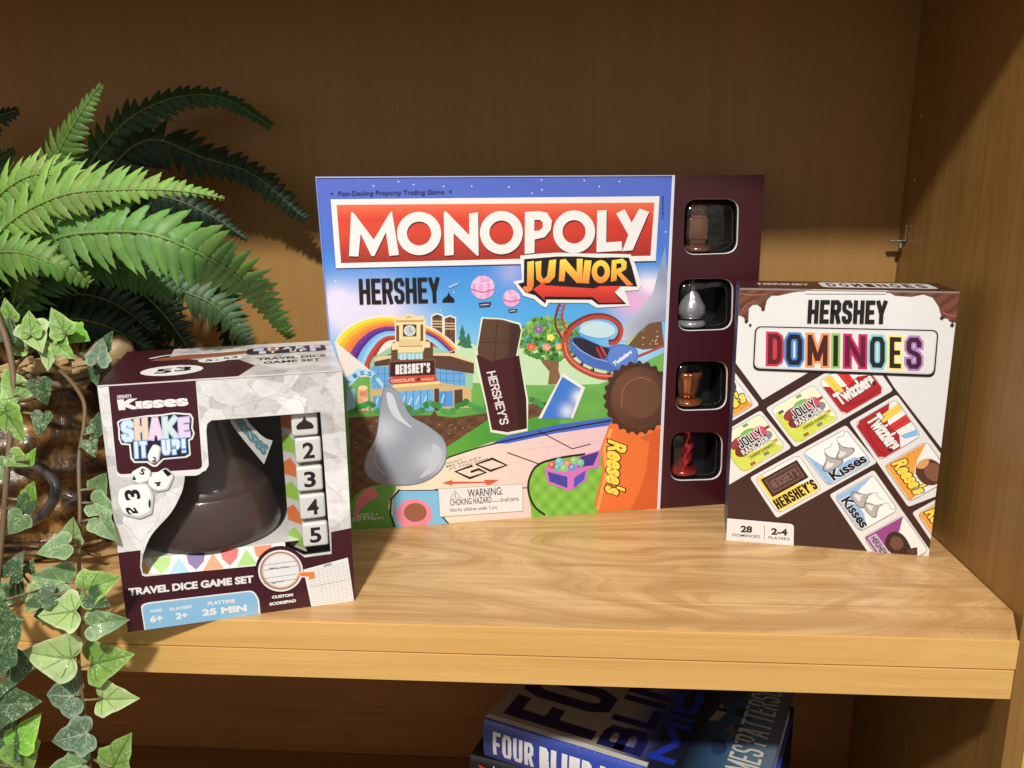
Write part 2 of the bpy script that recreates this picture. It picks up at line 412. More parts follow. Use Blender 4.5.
#@@SHELF
# ------------------------------------------------------------------ bookcase
T1, T2, D = .0188, .0377, .2712
case = tag(empty('bookcase', (-.42, .14, -.26)), 'light maple bookcase holding the three game boxes, fern and books', 'bookcase')
def cbox(name, x0, x1, y0, y1, z0, z1, m, bev=.0008, parent=None, off=(-.42, .14, -.26)):
    o = bm_obj(name, box_bm(x0 - off[0], x1 - off[0], y0 - off[1], y1 - off[1], z0 - off[2], z1 - off[2], bev), m, case if parent is None else parent)
    return o
ZT = .434
shelf = cbox('shelf_board', -1.06, -.0006, .0345, D - .0005, -T2 + .004, 0, M_top, .0004)
# the wood of the top runs through to the front edge: nosing board with two edge strips under its top skin
bm = bmesh.new(); zz = (-T2 + .002 + .26, -.00003 + .26)
lo_ = [bm.verts.new((x + .42, y - .14, zz[0])) for x, y in ((-1.06, .0022), (-.0150, .0022), (-.0012, .0343), (-1.06, .0343))]
hi_ = [bm.verts.new((v_.co.x, v_.co.y, zz[1])) for v_ in lo_]
bm.faces.new(lo_[::-1]); bm.faces.new(hi_)
for i in range(4): bm.faces.new((lo_[i], lo_[(i + 1) % 4], hi_[(i + 1) % 4], hi_[i]))
bm_obj('shelf_nosing', bm, M_top, case)
e1 = cbox('edge_strip', -1.06, -.0149, 0, .0021, -T1 + .00035, -.0001, M_trim, .0003)
e2 = cbox('edge_strip', -1.06, -.0156, -.0003, .0021, -T2, -T1 - .00035, M_trim, .0003)
cbox('back_panel', -1.06, .002, D, D + .006, -T2 + .0045, ZT, M_back, 0)
cbox('lower_back_panel', -1.06, .002, D, D + .006, -.318, -T2 + .004, M_low_shaded, 0)
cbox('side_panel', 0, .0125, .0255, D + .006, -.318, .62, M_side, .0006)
cbox('side_panel', .0135, .034, .05, D + .006, -.318, .62, M_trim, .0006)
cbox('side_panel', -1.08, -1.0605, .0255, D + .006, -.318, .62, M_side, .0006)
cbox('upper_shelf', -1.06, -.0006, 0, D, ZT, ZT + T2, M_trim, .0006)
cbox('bottom_board', -1.06, -.0006, .006, D - .0005, -.318, -.300, M_low_shaded, .0006)
# metal shelf clip in the corner
bm = box_bm(-.0135 + .42, .42 - .0004, .2545 - .14, .2590 - .14, .2135 + .26, .2147 + .26, .0003)
box_bm(.42 - .0016, .42 - .0004, .2545 - .14, .2592 - .14, .2135 + .26, .2265 + .26, .0003, bm=bm)
lathe_bm([(.0022, 0), (.0022, .004)], 12, bm, (-.004 + .42, .2567 - .14, .2085 + .26))
bm_obj('shelf_clip', bm, M_metal, case)
for z in (.262, .312):
    bm = bmesh.new(); lathe_bm([(.0013, 0), (.0006, .0005)], 10, bm)
    bm_obj('peg_hole_plug', bm, M_trim, case, loc=(.42 - .0003, .2500 - .14, z + .26), rot=(0, -math.pi / 2, 0))

#@@MONO
# ------------------------------------------------------------------ big board-game box
MW, MH, MD = .3331, .267, .05
mbox = tag(empty('board_game_box', (0, 0, 0)), 'largest box, blue board game with red title banner and four token windows', 'board game')
th = .2266; ca, sa = math.cos(th), math.sin(th)
mbox.location = (-.4517 + ca * MW / 2, .1394 + sa * MW / 2, 0); mbox.rotation_euler = (0, 0, th)
QM = [(344.5, 530.3), (745.4, 502.5), (763.6, 176), (316.8, 175.6)]
P = Print(MW, MH, QM)
def mfn(u, v, n):
    t = v / MH; x = (u - MW / 2); lx = -.0035 * t + .0030 * (1 - t); f = 1 - u / MW
    return (x + lx * f, -n, v)
def g(cx, cy, r, x, y): return math.exp(-((x - cx) ** 2 + (y - cy) ** 2) / (r * r))
def sky(x, y):
    t = (y - 176) / 190
    col = mix(c(82, 100, 190), c(70, 116, 204), t * 2.4) if t < .4 else mix(c(58, 124, 208), c(86, 176, 230), (t - .4) / .45)
    w = g(352, 318, 30, x, y) + .8 * g(385, 305, 22, x, y) + .7 * g(335, 300, 16, x, y) + .6 * g(415, 330, 26, x, y)
    col = mix(col, c(226, 216, 236), min(.92, w))
    w = .9 * g(662, 290, 14, x, y) + .8 * g(645, 286, 12, x, y); col = mix(col, c(240, 234, 244), min(.95, w))
    w = .85 * g(628, 303, 17, x, y) + .6 * g(650, 306, 14, x, y); col = mix(col, c(236, 168, 206), min(.9, w))
    w = .45 * g(512, 272, 14, x, y); col = mix(col, c(214, 190, 226), w)
    w = .7 * g(640, 345, 26, x, y) + .5 * g(470, 365, 30, x, y); return mix(col, c(196, 226, 240), min(.8, w))
WN = [(683, 738.5, 199.8, 256.6, .6), (677, 733.4, 279.8, 332.8, 1), (674.8, 728.2, 362.2, 412.2, 1), (669.9, 723.4, 433, 481.6, 1)]
def hole(x0, x1, y0, y1, g_=0): return rounded([(x0 - g_, y1 + g_), (x1 + g_ - 1.4, y1 - 1.6 + g_), (x1 + g_, y0 - g_), (x0 + 2 - g_, y0 - g_)], 13, 6)
P.poly([(300, 160), (674.0, 160), (658.6, 540), (330, 560)], sky, sub=.0045)
P.next()
P.crop(0, 0, 1)
for (x, y) in ((359, 177), (375, 185), (415, 184), (445, 186), (473, 186), (543, 190), (542.5, 180), (533, 193.5), (336.5, 281), (455, 293), (441.5, 311), (666, 233), (620, 182), (585, 181), (600, 187), (510, 187), (400, 181)): P.ell(x, y, .75, .75, c(220, 226, 246), 8)
# lawns, hills and the game path
P.poly([(330, 400), (352, 372), (390, 368), (450, 372), (560, 360), (600, 372), (640, 366), (672, 350), (670, 530), (330, 545)], lambda x, y: mix(c(112, 176, 84), c(76, 142, 58), (y - 370) / 110 + .25 * math.sin(x * .13) * math.sin(y * .21)), sub=.006)
P.next()
P.poly([(440, 352), (462, 340), (490, 352), (520, 348), (560, 352), (600, 362), (600, 385), (440, 380)], c(190, 220, 176), smooth=4)
P.next()
# two round brick chimneys, fir trees
P.crop(325, 295, 6.793)
for x0, x1, y0, y1 in ((736, 803, 150, 300), (820, 890, 165, 400)):
    P.poly([(x0 - 8, y1), (x0 - 8, y0 - 8), ((x0 + x1) / 2, y0 - 24), (x1 + 8, y0 - 8), (x1 + 8, y1)], c(232, 226, 214)); P.next()
    P.poly([(x0, y1), (x0, y0), ((x0 + x1) / 2, y0 - 14), (x1, y0), (x1, y1)], lambda x, y: mix(c(70, 44, 32), c(126, 88, 60), .5 + .5 * math.sin(x * 1.1)))
    P.next()
    for k_ in (28, 46, 66): P.poly([(x0, y0 + k_), (x1, y0 + k_ + 2), (x1, y0 + k_ + 9), (x0, y0 + k_ + 7)], c(216, 190, 150))
for cx, ty, by, w in ((940, 205, 350, 34), (980, 258, 366, 30), (955, 290, 360, 24)):
    for a, b, ww in ((0, .45, .6), (.25, .72, .8), (.5, 1, 1)):
        P.poly([(cx - w * ww, ty + (by - ty) * b), (cx, ty + (by - ty) * a), (cx + w * ww, ty + (by - ty) * b)], c(44 + 10 * ww, 112, 82)); 
P.next()
# rainbow
P.poly(cr([(70, 322), (140, 228), (255, 168), (380, 143), (486, 145)], 6) + [(486, 330), (300, 560), (130, 560)], c(238, 226, 214)); P.next()
band(P, [(80, 322), (150, 240), (260, 180), (380, 155), (482, 157)], [(318, 520), (338, 452), (385, 362), (430, 318), (482, 308)],
     [c(242, 216, 60), c(226, 188, 54), c(236, 148, 62), c(228, 124, 56), c(110, 56, 150), c(86, 44, 128), c(120, 184, 232), c(150, 204, 240), c(190, 74, 62), c(160, 58, 50)])
P.poly([(685, 208), (760, 236), (850, 300), (920, 372), (800, 410), (740, 400), (690, 330)], c(236, 226, 212)); P.next()
band(P, [(685, 218), (790, 268), (905, 372)], [(690, 318), (740, 352), (800, 408)], [c(236, 170, 80), c(200, 80, 60), c(96, 56, 130), c(126, 190, 234), c(160, 205, 240), c(190, 80, 60)])
P.next()
# factory hall with clock tower
P.poly([(330, 470), (455, 392), (455, 640), (310, 700)], c(196, 168, 118))
P.poly([(330, 430), (460, 352), (740, 352), (860, 400), (1010, 470), (1010, 640), (900, 700), (310, 690), (310, 470)], c(150, 196, 160)); P.next()
P.poly([(340, 460), (452, 400), (452, 480), (340, 490)], c(90, 62, 46)); P.poly([(345, 430), (455, 412), (455, 432), (345, 455)], c(226, 200, 150))
P.poly([(740, 400), (850, 400), (1018, 470), (1018, 540), (740, 500)], c(90, 60, 44)); P.poly([(740, 398), (860, 398), (1020, 455), (1020, 470), (860, 420), (740, 416)], c(226, 200, 150))
P.poly([(320, 490), (455, 490), (455, 660), (320, 650)], c(104, 166, 220)); P.poly([(745, 480), (860, 480), (960, 540), (960, 620), (745, 625)], c(104, 166, 220)); P.next()
P.poly([(310, 640), (470, 640), (800, 600), (1000, 640), (1000, 770), (320, 790)], c(206, 176, 122)); P.next()
P.poly([(330, 690), (385, 690), (385, 790), (330, 790)], c(96, 160, 214)); P.poly([(500, 660), (745, 645), (745, 790), (500, 790)], c(110, 176, 226)); P.poly([(780, 660), (875, 655), (875, 760), (780, 765)], c(84, 150, 214))
P.poly([(748, 640), (780, 640), (780, 790), (748, 790)], c(84, 56, 42)); P.poly([(884, 650), (940, 645), (940, 740), (884, 750)], c(90, 60, 44)); P.next()
for x in (555, 604, 655, 702): P.stroke([(x, 652), (x, 780)], .55, c(50, 60, 80))
for x in (820,): P.stroke([(x, 658), (x, 760)], .4, c(50, 60, 80))
for x in (365, 410): P.stroke([(x, 490), (x, 650)], .35, c(60, 90, 120))
for x in (790, 830, 880, 920): P.stroke([(x, 490), (x, 620)], .35, c(60, 90, 120))
for y in (540, 590): P.stroke([(322, y), (453, y)], .35, c(60, 90, 120)); P.stroke([(747, y - 6), (955, y)], .35, c(60, 90, 120))
for q in ((560, 700, 590, 770), (615, 690, 640, 750), (665, 690, 690, 760), (340, 700, 360, 770), (790, 680, 812, 740), (520, 690, 545, 750)): P.poly([(q[0], q[3]), (q[2], q[1]), (q[2] + 8, q[1]), (q[0] + 8, q[3])], c(190, 224, 244))
P.next()
P.poly([(455, 345), (470, 320), (500, 330), (500, 440), (740, 440), (740, 330), (710, 318), (672, 330), (672, 440), (455, 450)], c(98, 68, 50)); P.next()
P.poly([(484, 168), (484, 148), (530, 152), (578, 128), (626, 150), (678, 142), (678, 170), (690, 175), (690, 340), (672, 392), (505, 396), (488, 340), (478, 175)], c(236, 212, 160), sub=0); P.next()
P.poly([(488, 176), (676, 172), (676, 186), (488, 188)], c(190, 154, 100)); P.poly([(490, 210), (510, 210), (510, 320), (490, 320)], c(110, 80, 58)); P.poly([(655, 204), (674, 204), (674, 316), (655, 318)], c(110, 80, 58))
P.poly([(548, 160), (578, 142), (608, 158)], c(200, 166, 112)); P.poly([(510, 305), (655, 303), (665, 345), (505, 348)], c(222, 196, 144)); P.poly([(505, 350), (670, 347), (670, 354), (505, 357)], c(168, 130, 84))
P.poly([(536, 204), (628, 204), (628, 286), (536, 286)], c(56, 58, 56)); P.poly([(455, 332), (505, 326), (510, 372), (462, 378)], c(240, 214, 160)); P.poly([(665, 326), (718, 322), (722, 360), (670, 364)], c(240, 214, 160)); P.next()
P.ell(582, 246, 40, 37, c(226, 230, 226)); P.next(); P.ell(582, 246, 31, 29, c(188, 196, 194)); P.next(); P.stroke([(582, 222), (584, 250), (600, 258)], .5, INK)
for a in range(12): P.ell(582 + 35 * math.cos(a * .5236), 246 + 32 * math.sin(a * .5236), 2.4, 2.4, INK, 6)
for x in (515, 572, 625): P.poly([(x, 404), (x + 40, 402), (x + 40, 444), (x, 445)], c(186, 216, 240))
P.next()
for x in (535, 592, 645): P.stroke([(x, 403), (x, 445)], .4, c(60, 60, 70))
P.poly([(440, 455), (455, 448), (745, 436), (758, 446), (758, 556), (440, 562)], c(120, 78, 54)); P.next()
P.poly([(452, 462), (748, 448), (748, 548), (448, 556)], c(66, 20, 28)); P.next()
P.block("HERSHEY'S", (484, 544), (720, 530), (484, 478), WHITE, 1.9, gap=.3)
P.poly([(436, 578), (470, 560), (755, 545), (768, 575), (755, 600), (445, 612)], c(196, 76, 54)); P.next()
P.text('CHOCOLATE', (455, 600), (612, 590), (455, 578), c(240, 214, 190), .02)
P.poly([(622, 588), (640, 560), (652, 586)], c(110, 20, 20)); P.text('WORLD', (660, 590), (745, 583), (660, 570), c(240, 180, 150), .02)
P.poly([(470, 612), (790, 590), (790, 606), (470, 636)], c(240, 212, 150)); P.next()
# archway with letters at the left
P.poly([(150, 560), (235, 500), (330, 520), (400, 600), (400, 640), (345, 575), (250, 545), (160, 640)], c(176, 216, 240), smooth=0); P.next()
for i, (x, y, r) in enumerate(((168, 588, -.75), (208, 552, -.45), (258, 533, -.05), (308, 540, .3), (345, 562, .6))):
    ch = 'KISSES'[i]; e = (math.cos(r), math.sin(r)); f = (math.sin(r), -math.cos(r)); s_ = 15
    P.text(ch, (x - e[0] * s_ - f[0] * s_, y - e[1] * s_ - f[1] * s_), (x + e[0] * s_ - f[0] * s_, y + e[1] * s_ - f[1] * s_), (x - e[0] * s_ + f[0] * s_, y - e[1] * s_ + f[1] * s_), c(70, 130, 176), .04)
P.poly([(150, 640), (205, 640), (210, 790), (150, 790)], c(150, 196, 222)); P.poly([(228, 640), (290, 632), (300, 790), (225, 790)], lambda x, y: mix(c(214, 120, 84), c(232, 190, 160), .5 + .5 * math.sin(x * 1.3))); P.ell(262, 634, 32, 16, c(240, 214, 150)); P.next()
# dark ridge (cocoa fields) and bushes
P.crop(310, 340, 3.84)
soil = lambda x, y: mix(c(74, 48, 34), c(116, 80, 54), .5 + .5 * math.sin(x * .31) * math.sin(y * .5 + x * .07))
P.poly([(150, 300), (330, 290), (470, 292), (560, 300), (700, 280), (870, 245), (930, 240), (930, 290), (800, 330), (640, 350), (520, 420), (300, 560), (160, 620)], soil); P.next()
for x in range(160, 930, 17):
    y = 262 + 18 * math.sin(x * .05) - (x - 500) * .05 * (x > 500); P.ell(x, y + random.uniform(-6, 8), random.uniform(11, 18), random.uniform(9, 15), c(random.randint(44, 80), random.randint(118, 158), random.randint(58, 84)), 9)
P.next()
for i in range(60):
    x = random.uniform(170, 640); y = random.uniform(310, 500); P.ell(x, y, 2, 2, c(214, 180, 130), 6)
for x, y in ((480, 300), (420, 330), (560, 330), (640, 320), (250, 420), (210, 350)): P.poly([(x - 26, y + 14), (x, y - 28), (x + 26, y + 14)], c(92, 60, 42))
P.next()
# grass slopes beside the path
P.poly([(300, 560), (520, 418), (700, 300), (760, 330), (900, 290), (960, 300), (960, 345), (520, 520), (300, 580)], lambda x, y: mix(c(112, 182, 70), c(72, 150, 54), (x - 400) / 90)); P.next()
# game board path
P.poly([(330, 560), (420, 510), (540, 448), (700, 395), (940, 350), (1160, 310), (1160, 720), (600, 740), (240, 745)], lambda x, y: mix(c(236, 224, 196), c(226, 192, 196), (x - 420) / 160)); P.next()
P.poly([(700, 400), (760, 372), (940, 330), (1160, 300), (1160, 330), (940, 362), (760, 400)], c(64, 98, 188)); P.next()
P.stroke([(300, 560), (420, 512), (540, 450), (640, 418), (760, 388), (940, 350), (1160, 312)], 1.4, INK)
P.stroke([(760, 434), (905, 486)], 1.1, INK); P.stroke([(480, 575), (870, 568)], 1.1, INK); P.stroke([(810, 425), (1160, 385)], .1, INK)
P.stroke([(880, 352), (1010, 420), (1080, 402)], 1., INK)
P.poly([(150, 640), (210, 570), (330, 560), (300, 640), (340, 745), (150, 760)], c(92, 156, 62), smooth=4); P.next()
P.poly([(335, 582), (520, 576), (520, 690), (560, 742), (345, 752), (318, 680), (318, 610)], c(124, 190, 226)); P.poly([(168, 700), (180, 610), (235, 566), (260, 600), (200, 640)], c(206, 120, 128), smooth=4)
P.ell(400, 668, 70, 58, c(232, 138, 160)); P.next(); P.ell(405, 662, 44, 36, c(150, 92, 66)); P.stroke([(345, 575), (312, 612), (308, 670), (336, 752)], 2., INK); P.stroke([(340, 579), (500, 577)], .9, INK); P.stroke([(510, 680), (535, 706)], 1.4, INK); P.next()
# round lawn, treasure crate
P.poly([(840, 560), (856, 500), (920, 462), (1010, 450), (1330, 440), (1330, 720), (905, 730), (850, 640)], lambda x, y: mix(c(142, 196, 76), c(100, 168, 56), .5 + .5 * math.sin(x * .4) * math.sin(y * .37)), smooth=3)
P.stroke(cr([(1060, 440), (960, 455), (880, 480), (846, 530), (842, 585), (865, 640), (905, 672)], 5), 2.2, INK)
P.crop(400, 400, 5.907)
P.text('COLLECT', (268, 386), (375, 358), (262, 376), c(120, 100, 92), .01); P.text('M2 SALARY', (280, 402), (490, 346), (274, 391), c(120, 100, 92), .005); P.text('AS YOU PASS', (292, 418), (530, 354), (286, 407), c(120, 100, 92), .005)
P.block('go', (415, 468), (646, 388), (318, 424), INK, 2.3, gap=1.2)
P.poly([(250, 492), (312, 472), (308, 483), (505, 484), (498, 473), (590, 472), (535, 504), (505, 500), (510, 492), (310, 497), (318, 508)], c(206, 92, 66)); P.next()
# orchard tree
P.crop(510, 295, 6.206)
P.poly([(240, 400), (310, 395), (305, 470), (330, 560), (240, 560), (250, 480), (200, 420)], c(128, 96, 64)); P.next()
for i in range(260):
    a = random.uniform(0, 6.28); r = math.sqrt(random.random()); x = 245 + 185 * r * math.cos(a); y = 275 + 135 * r * math.sin(a)
    t = random.random(); P.ell(x, y, random.uniform(12, 24), random.uniform(9, 18), mix(c(60, 128, 50), c(150, 196, 96), t * t - .002 * (y - 275)), 7)
P.next()
for x, y, cc, r in ((182, 218, c(146, 96, 150), 27), (257, 270, c(240, 226, 92), 24), (138, 327, c(226, 98, 60), 28), (232, 330, c(226, 156, 130), 26), (308, 326, c(238, 178, 80), 22), (330, 240, c(226, 120, 90), 14)):
    for j in range(5): P.ell(x + r * .6 * math.cos(j * 1.257), y + r * .5 * math.sin(j * 1.257), r * .5, r * .42, cc, 9)
    P.next(); P.ell(x, y, r * .3, r * .28, mix(cc, WHITE, .35), 8)
P.next()
# roller coaster
RED = c(176, 68, 54); RD2 = c(120, 40, 34)
loop = cr([(345, 260), (400, 190), (500, 140), (600, 140), (670, 180), (690, 235), (660, 290), (615, 300)], 6)
P.poly([(940, 160), (860, 190), (790, 250), (735, 320), (830, 345), (960, 330)], c(112, 78, 54)); P.next()
P.poly([(735, 320), (800, 240), (700, 330)], c(170, 208, 110))
P.poly([(700, 200), (760, 140), (830, 70), (890, -10), (965, -300), (980, 20), (975, 165), (860, 185), (790, 245), (730, 300), (690, 290)], lambda x, y: mix(c(188, 192, 206), c(142, 150, 172), (x - 630) / 35 + .4 * math.sin(y * .1)), smooth=0); P.next()
for i in range(14): P.ell(random.uniform(790, 930), random.uniform(230, 330), 4, 4, c(222, 190, 130), 6)
P.stroke([(322, 40), (300, 90), (285, 150), (290, 210), (330, 280)], 2.2, RD2); P.stroke([(352, 40), (332, 95), (325, 140), (340, 200), (380, 250)], 2., RED)
for t in range(6): P.stroke([(300 - t * 3, 70 + t * 28), (338 - t * 1, 76 + t * 28)], .5, c(90, 100, 130))
P.stroke(loop, 5.2, RD2); P.next(); P.stroke([(p[0] + 5, p[1] + 8) for p in loop], 3.4, RED); P.next()
P.stroke(cr([(355, 255), (345, 330), (380, 410), (460, 470), (570, 510), (690, 508), (800, 450)], 6), 6.4, RED); P.next()
P.stroke(cr([(345, 300), (362, 380), (430, 450), (540, 500), (660, 512)], 6), 1.5, c(220, 130, 104)); P.stroke([(790, 390), (860, 362), (960, 318)], 2.2, RED)
P.next()
P.ell(545, 215, 108, 50, c(170, 206, 214), 28, .1); P.poly([(440, 240), (470, 195), (560, 175), (640, 200), (650, 250), (560, 275)], c(190, 218, 226), smooth=4); P.next()
P.poly([(380, 280), (440, 262), (520, 300), (600, 330), (690, 312), (770, 330), (795, 365), (785, 420), (720, 465), (640, 478), (540, 460), (450, 420), (390, 350)], c(70, 106, 184), smooth=4); P.next()
P.poly([(392, 285), (440, 272), (560, 320), (620, 345), (590, 400), (520, 390), (440, 340)], c(34, 34, 52), smooth=3); P.next(); P.poly([(610, 380), (640, 335), (700, 318), (770, 335), (790, 370), (770, 425), (700, 458), (630, 440)], c(92, 130, 204), smooth=4); P.next()
P.stroke([(388, 300), (440, 350), (530, 400), (610, 420)], .8, c(150, 180, 226))
P.text('Twizzlers', (650, 450), (760, 368), (640, 425), c(238, 238, 244), .045)
for x, y in ((400, 382), (448, 432), (516, 468), (616, 488)): P.ell(x, y, 12, 12, INK, 10); P.ell(x - 3, y - 4, 5, 5, c(190, 190, 200), 8)
P.stroke([(540, 330), (575, 400)], 2.4, c(170, 50, 46)); P.stroke([(566, 322), (598, 385)], 2.4, c(196, 66, 56)); P.next()
# floating game card
P.poly([(330, 490), (470, 580), (395, 770), (180, 770)], WHITE); P.next(); P.poly([(330, 512), (445, 585), (380, 770), (200, 770)], lambda x, y: mix(c(62, 118, 204), c(226, 234, 246), g(580, 398, 7, x, y) + .8 * g(568, 412, 7, x, y)), sub=.002); P.next()
# balloons
P.crop(310, 165, 4.267)
for x, y, r in ((742, 525, 51), (863, 572, 37)):
    P.ell(x, y, r, r, lambda X, Y, x=x, y=y, r=r: mix(c(206, 140, 196), c(236, 196, 224), .5 + .5 * math.sin((X - (310 + x / 4.267)) * .9)))
    P.next(); P.stroke([(x - r, y + r * .15), (x, y + r * .42), (x + r, y + r * .15)], 1.2, c(190, 84, 140)); P.stroke([(x - r * .8, y - r * .5), (x, y - r * .3), (x + r * .8, y - r * .5)], .5, c(240, 220, 236))
    P.poly([(x - r * .35, y + r * 1.28), (x + r * .7, y + r * 1.22), (x + r * .6, y + r * 1.62), (x - r * .28, y + r * 1.68)], c(60, 50, 74)); P.next(); P.stroke([(x - r * .2, y + r * 1.48), (x + r * .5, y + r * 1.42)], .8, c(206, 200, 216))
P.next()
# plain chocolate bar in wrapper
P.crop(430, 300, 7.68)
P.poly([(400, 138), (560, 146), (700, 182), (716, 240), (680, 420), (700, 470), (760, 768), (756, 1010), (600, 1040), (470, 1020), (430, 800), (350, 470), (362, 400)], c(222, 228, 206)); P.next()
P.poly([(412, 150), (560, 158), (690, 195), (706, 240), (668, 430), (660, 520), (380, 500), (372, 380)], lambda x, y: mix(c(88, 60, 44), c(66, 42, 32), (x - 500) / 22)); P.next()
P.poly([(620, 180), (690, 196), (706, 240), (668, 432), (610, 440)], c(60, 38, 29)); P.stroke([(380, 330), (650, 335)], .9, c(58, 38, 28)); P.stroke([(525, 155), (500, 500)], .9, c(58, 38, 28)); P.stroke([(412, 150), (560, 158), (625, 178)], .8, c(150, 110, 84)); P.next()
P.poly([(362, 425), (480, 478), (600, 450), (690, 432), (745, 768), (750, 990), (600, 1020), (480, 1000), (440, 790)], c(66, 20, 28)); P.next()
P.poly([(640, 445), (690, 435), (745, 768), (750, 990), (690, 1004)], c(50, 14, 20)); P.next()
P.block("HERSHEY'S", (440, 560), (545, 965), (508, 548), c(222, 216, 214), 1.5, gap=.35)
# plain foil-wrapped drop
P.crop(310, 340, 3.84)
drop = [(300, 180), (345, 210), (385, 290), (450, 330), (510, 380), (524, 440), (500, 500), (430, 545), (330, 556), (255, 540), (215, 500), (222, 440), (258, 370), (272, 270), (285, 200)]
P.poly([((x - 370) * 1.03 + 370, (y - 370) * 1.025 + 370) for x, y in drop], c(120, 128, 140), smooth=5); P.next()
P.poly(drop, lambda x, y: mix(mix(c(150, 158, 170), c(196, 202, 212), g(432, 462, 16, x, y) + g(385, 430, 14, x, y)), c(118, 126, 140), .9 * g(382, 480, 16, x, y) + .7 * g(428, 484, 14, x, y)), smooth=5, sub=.003); P.next()
P.poly([(296, 205), (322, 215), (350, 290), (395, 340), (330, 300), (305, 260)], c(206, 212, 220), smooth=4); P.poly([(470, 400), (508, 430), (480, 500), (420, 530), (470, 470)], c(190, 196, 208), smooth=4); P.stroke(cr([(280, 330), (262, 400), (250, 470), (290, 520)], 4), .8, c(186, 192, 204)); P.next()
# plain ridged peanut-butter cup and orange wrapper
P.crop(500, 340, 4.267)
P.poly([(470, 360), (560, 340), (690, 330), (680, 715), (420, 735), (405, 700), (440, 560), (430, 470)], c(226, 112, 52)); P.next()
P.poly([(600, 420), (640, 440), (625, 560), (600, 640), (560, 725), (690, 720), (690, 380)], c(206, 92, 40), smooth=0); P.poly([(470, 380), (485, 380), (455, 480), (462, 560), (425, 725), (412, 720), (450, 560), (440, 470)], c(244, 158, 84)); P.next()
cup = []
for i in range(96):
    a = i * math.pi * 2 / 96; r = 1 + .035 * (1 if i % 4 < 2 else -1); cup.append((590 + 142 * r * math.cos(a), 250 + 152 * r * math.sin(a)))
P.poly(cup, c(70, 42, 30)); P.next(); P.ell(596, 252, 122, 132, lambda x, y: mix(c(116, 76, 54), c(84, 52, 38), math.hypot(x - 630, y - 390) / 34), 40); P.next()
P.ell(604, 246, 84, 92, c(104, 68, 48), 36); P.stroke(cr([(520, 300), (530, 210), (590, 165), (650, 180)], 5), .7, c(150, 108, 84)); P.next()
def reese(P, bl, br, tl, o=.05):
    P.text("Reese's", bl, br, tl, INK, o * 2.1, .25, ref=o); P.next(); P.text("Reese's", bl, br, tl, c(246, 214, 84), o, .25); P.next()
reese(P, (462, 425), (450, 655), (546, 440), .045)
# crate of sweets
P.poly([(192, 548), (430, 470), (425, 545), (380, 552), (370, 600), (300, 645), (205, 612)], c(206, 112, 190)); P.next()
P.poly([(205, 562), (290, 585), (290, 632), (214, 604)], c(58, 66, 160)); P.poly([(318, 590), (368, 556), (362, 596), (318, 632)], c(74, 80, 180)); P.poly([(345, 500), (425, 478), (400, 536), (330, 545)], c(60, 50, 130)); P.next()
for x, y, cc in ((225, 535, c(220, 90, 80)), (255, 520, c(120, 190, 210)), (290, 530, c(226, 130, 110)), (318, 515, c(140, 200, 110)), (245, 545, c(90, 180, 170)), (345, 525, c(110, 190, 150)), (310, 545, c(100, 150, 210)), (275, 548, c(130, 200, 120))): P.ell(x, y, 17, 17, cc, 10); P.ell(x - 3, y - 4, 7, 6, mix(cc, WHITE, .5), 8)
P.next()
# corner text and warning sticker
P.crop(310, 340, 3.84)
P.text('AGES 5 +', (178, 684), (262, 676), (177, 668), WHITE, .01); P.text('2 to 4 Players', (160, 700), (282, 690), (160, 683), WHITE, .008)
P.poly([(494, 572), (818, 553), (820, 656), (500, 678)], WHITE); P.next(); P.stroke([(494, 572), (818, 553), (820, 656), (500, 678)], .4, c(150, 150, 150), True)
P.text('WARNING:', (608, 604), (742, 594), (606, 574), c(40, 40, 44), .012); P.text('CHOKING HAZARD', (540, 636), (700, 624), (539, 612), c(40, 40, 44), .01); P.stroke([(703, 620), (732, 618)], .5, c(50, 50, 50)); P.text('Small parts.', (734, 626), (806, 620), (733, 606), c(50, 50, 54), .008); P.text('Not for children under 3 yrs.', (540, 664), (722, 652), (540, 646), c(50, 50, 54), .006)
P.stroke([(540, 608), (579, 604), (558, 578)], .5, c(60, 60, 60), True); P.text('!', (557, 603), (561, 603), (557, 588), c(50, 50, 54), .02)
# title banner
P.crop(310, 165, 4.267); Z2 = (540 - 310) * 4.267
P.poly([(95, 145), (Z2 + 510, 138), (Z2 + 494, 418), (116, 442)], c(60, 60, 110)); P.next()
P.poly([(95, 143), (Z2 + 510, 137), (Z2 + 494, 414), (116, 440)], WHITE); P.next()
P.poly([(120, 167), (Z2 + 488, 164), (Z2 + 472, 392), (138, 418)], lambda x, y: mix(mix(c(214, 70, 44), c(196, 52, 38), (x - 340) / 300), c(120, 34, 30), (y - 232) / 42) if y > 222 else mix(c(226, 110, 74), c(212, 62, 42), (y - 203) / 16), sub=.004); P.next()
def cir(cx, cy, ro, ri, col, ry=1.): P.poly([(cx + ro * math.cos(a * .1309), cy + ro * ry * math.sin(a * .1309)) for a in range(48)], col, holes=[[(cx + ri * math.cos(a * .1309), cy + ri * ry * math.sin(a * .1309)) for a in range(48)]])
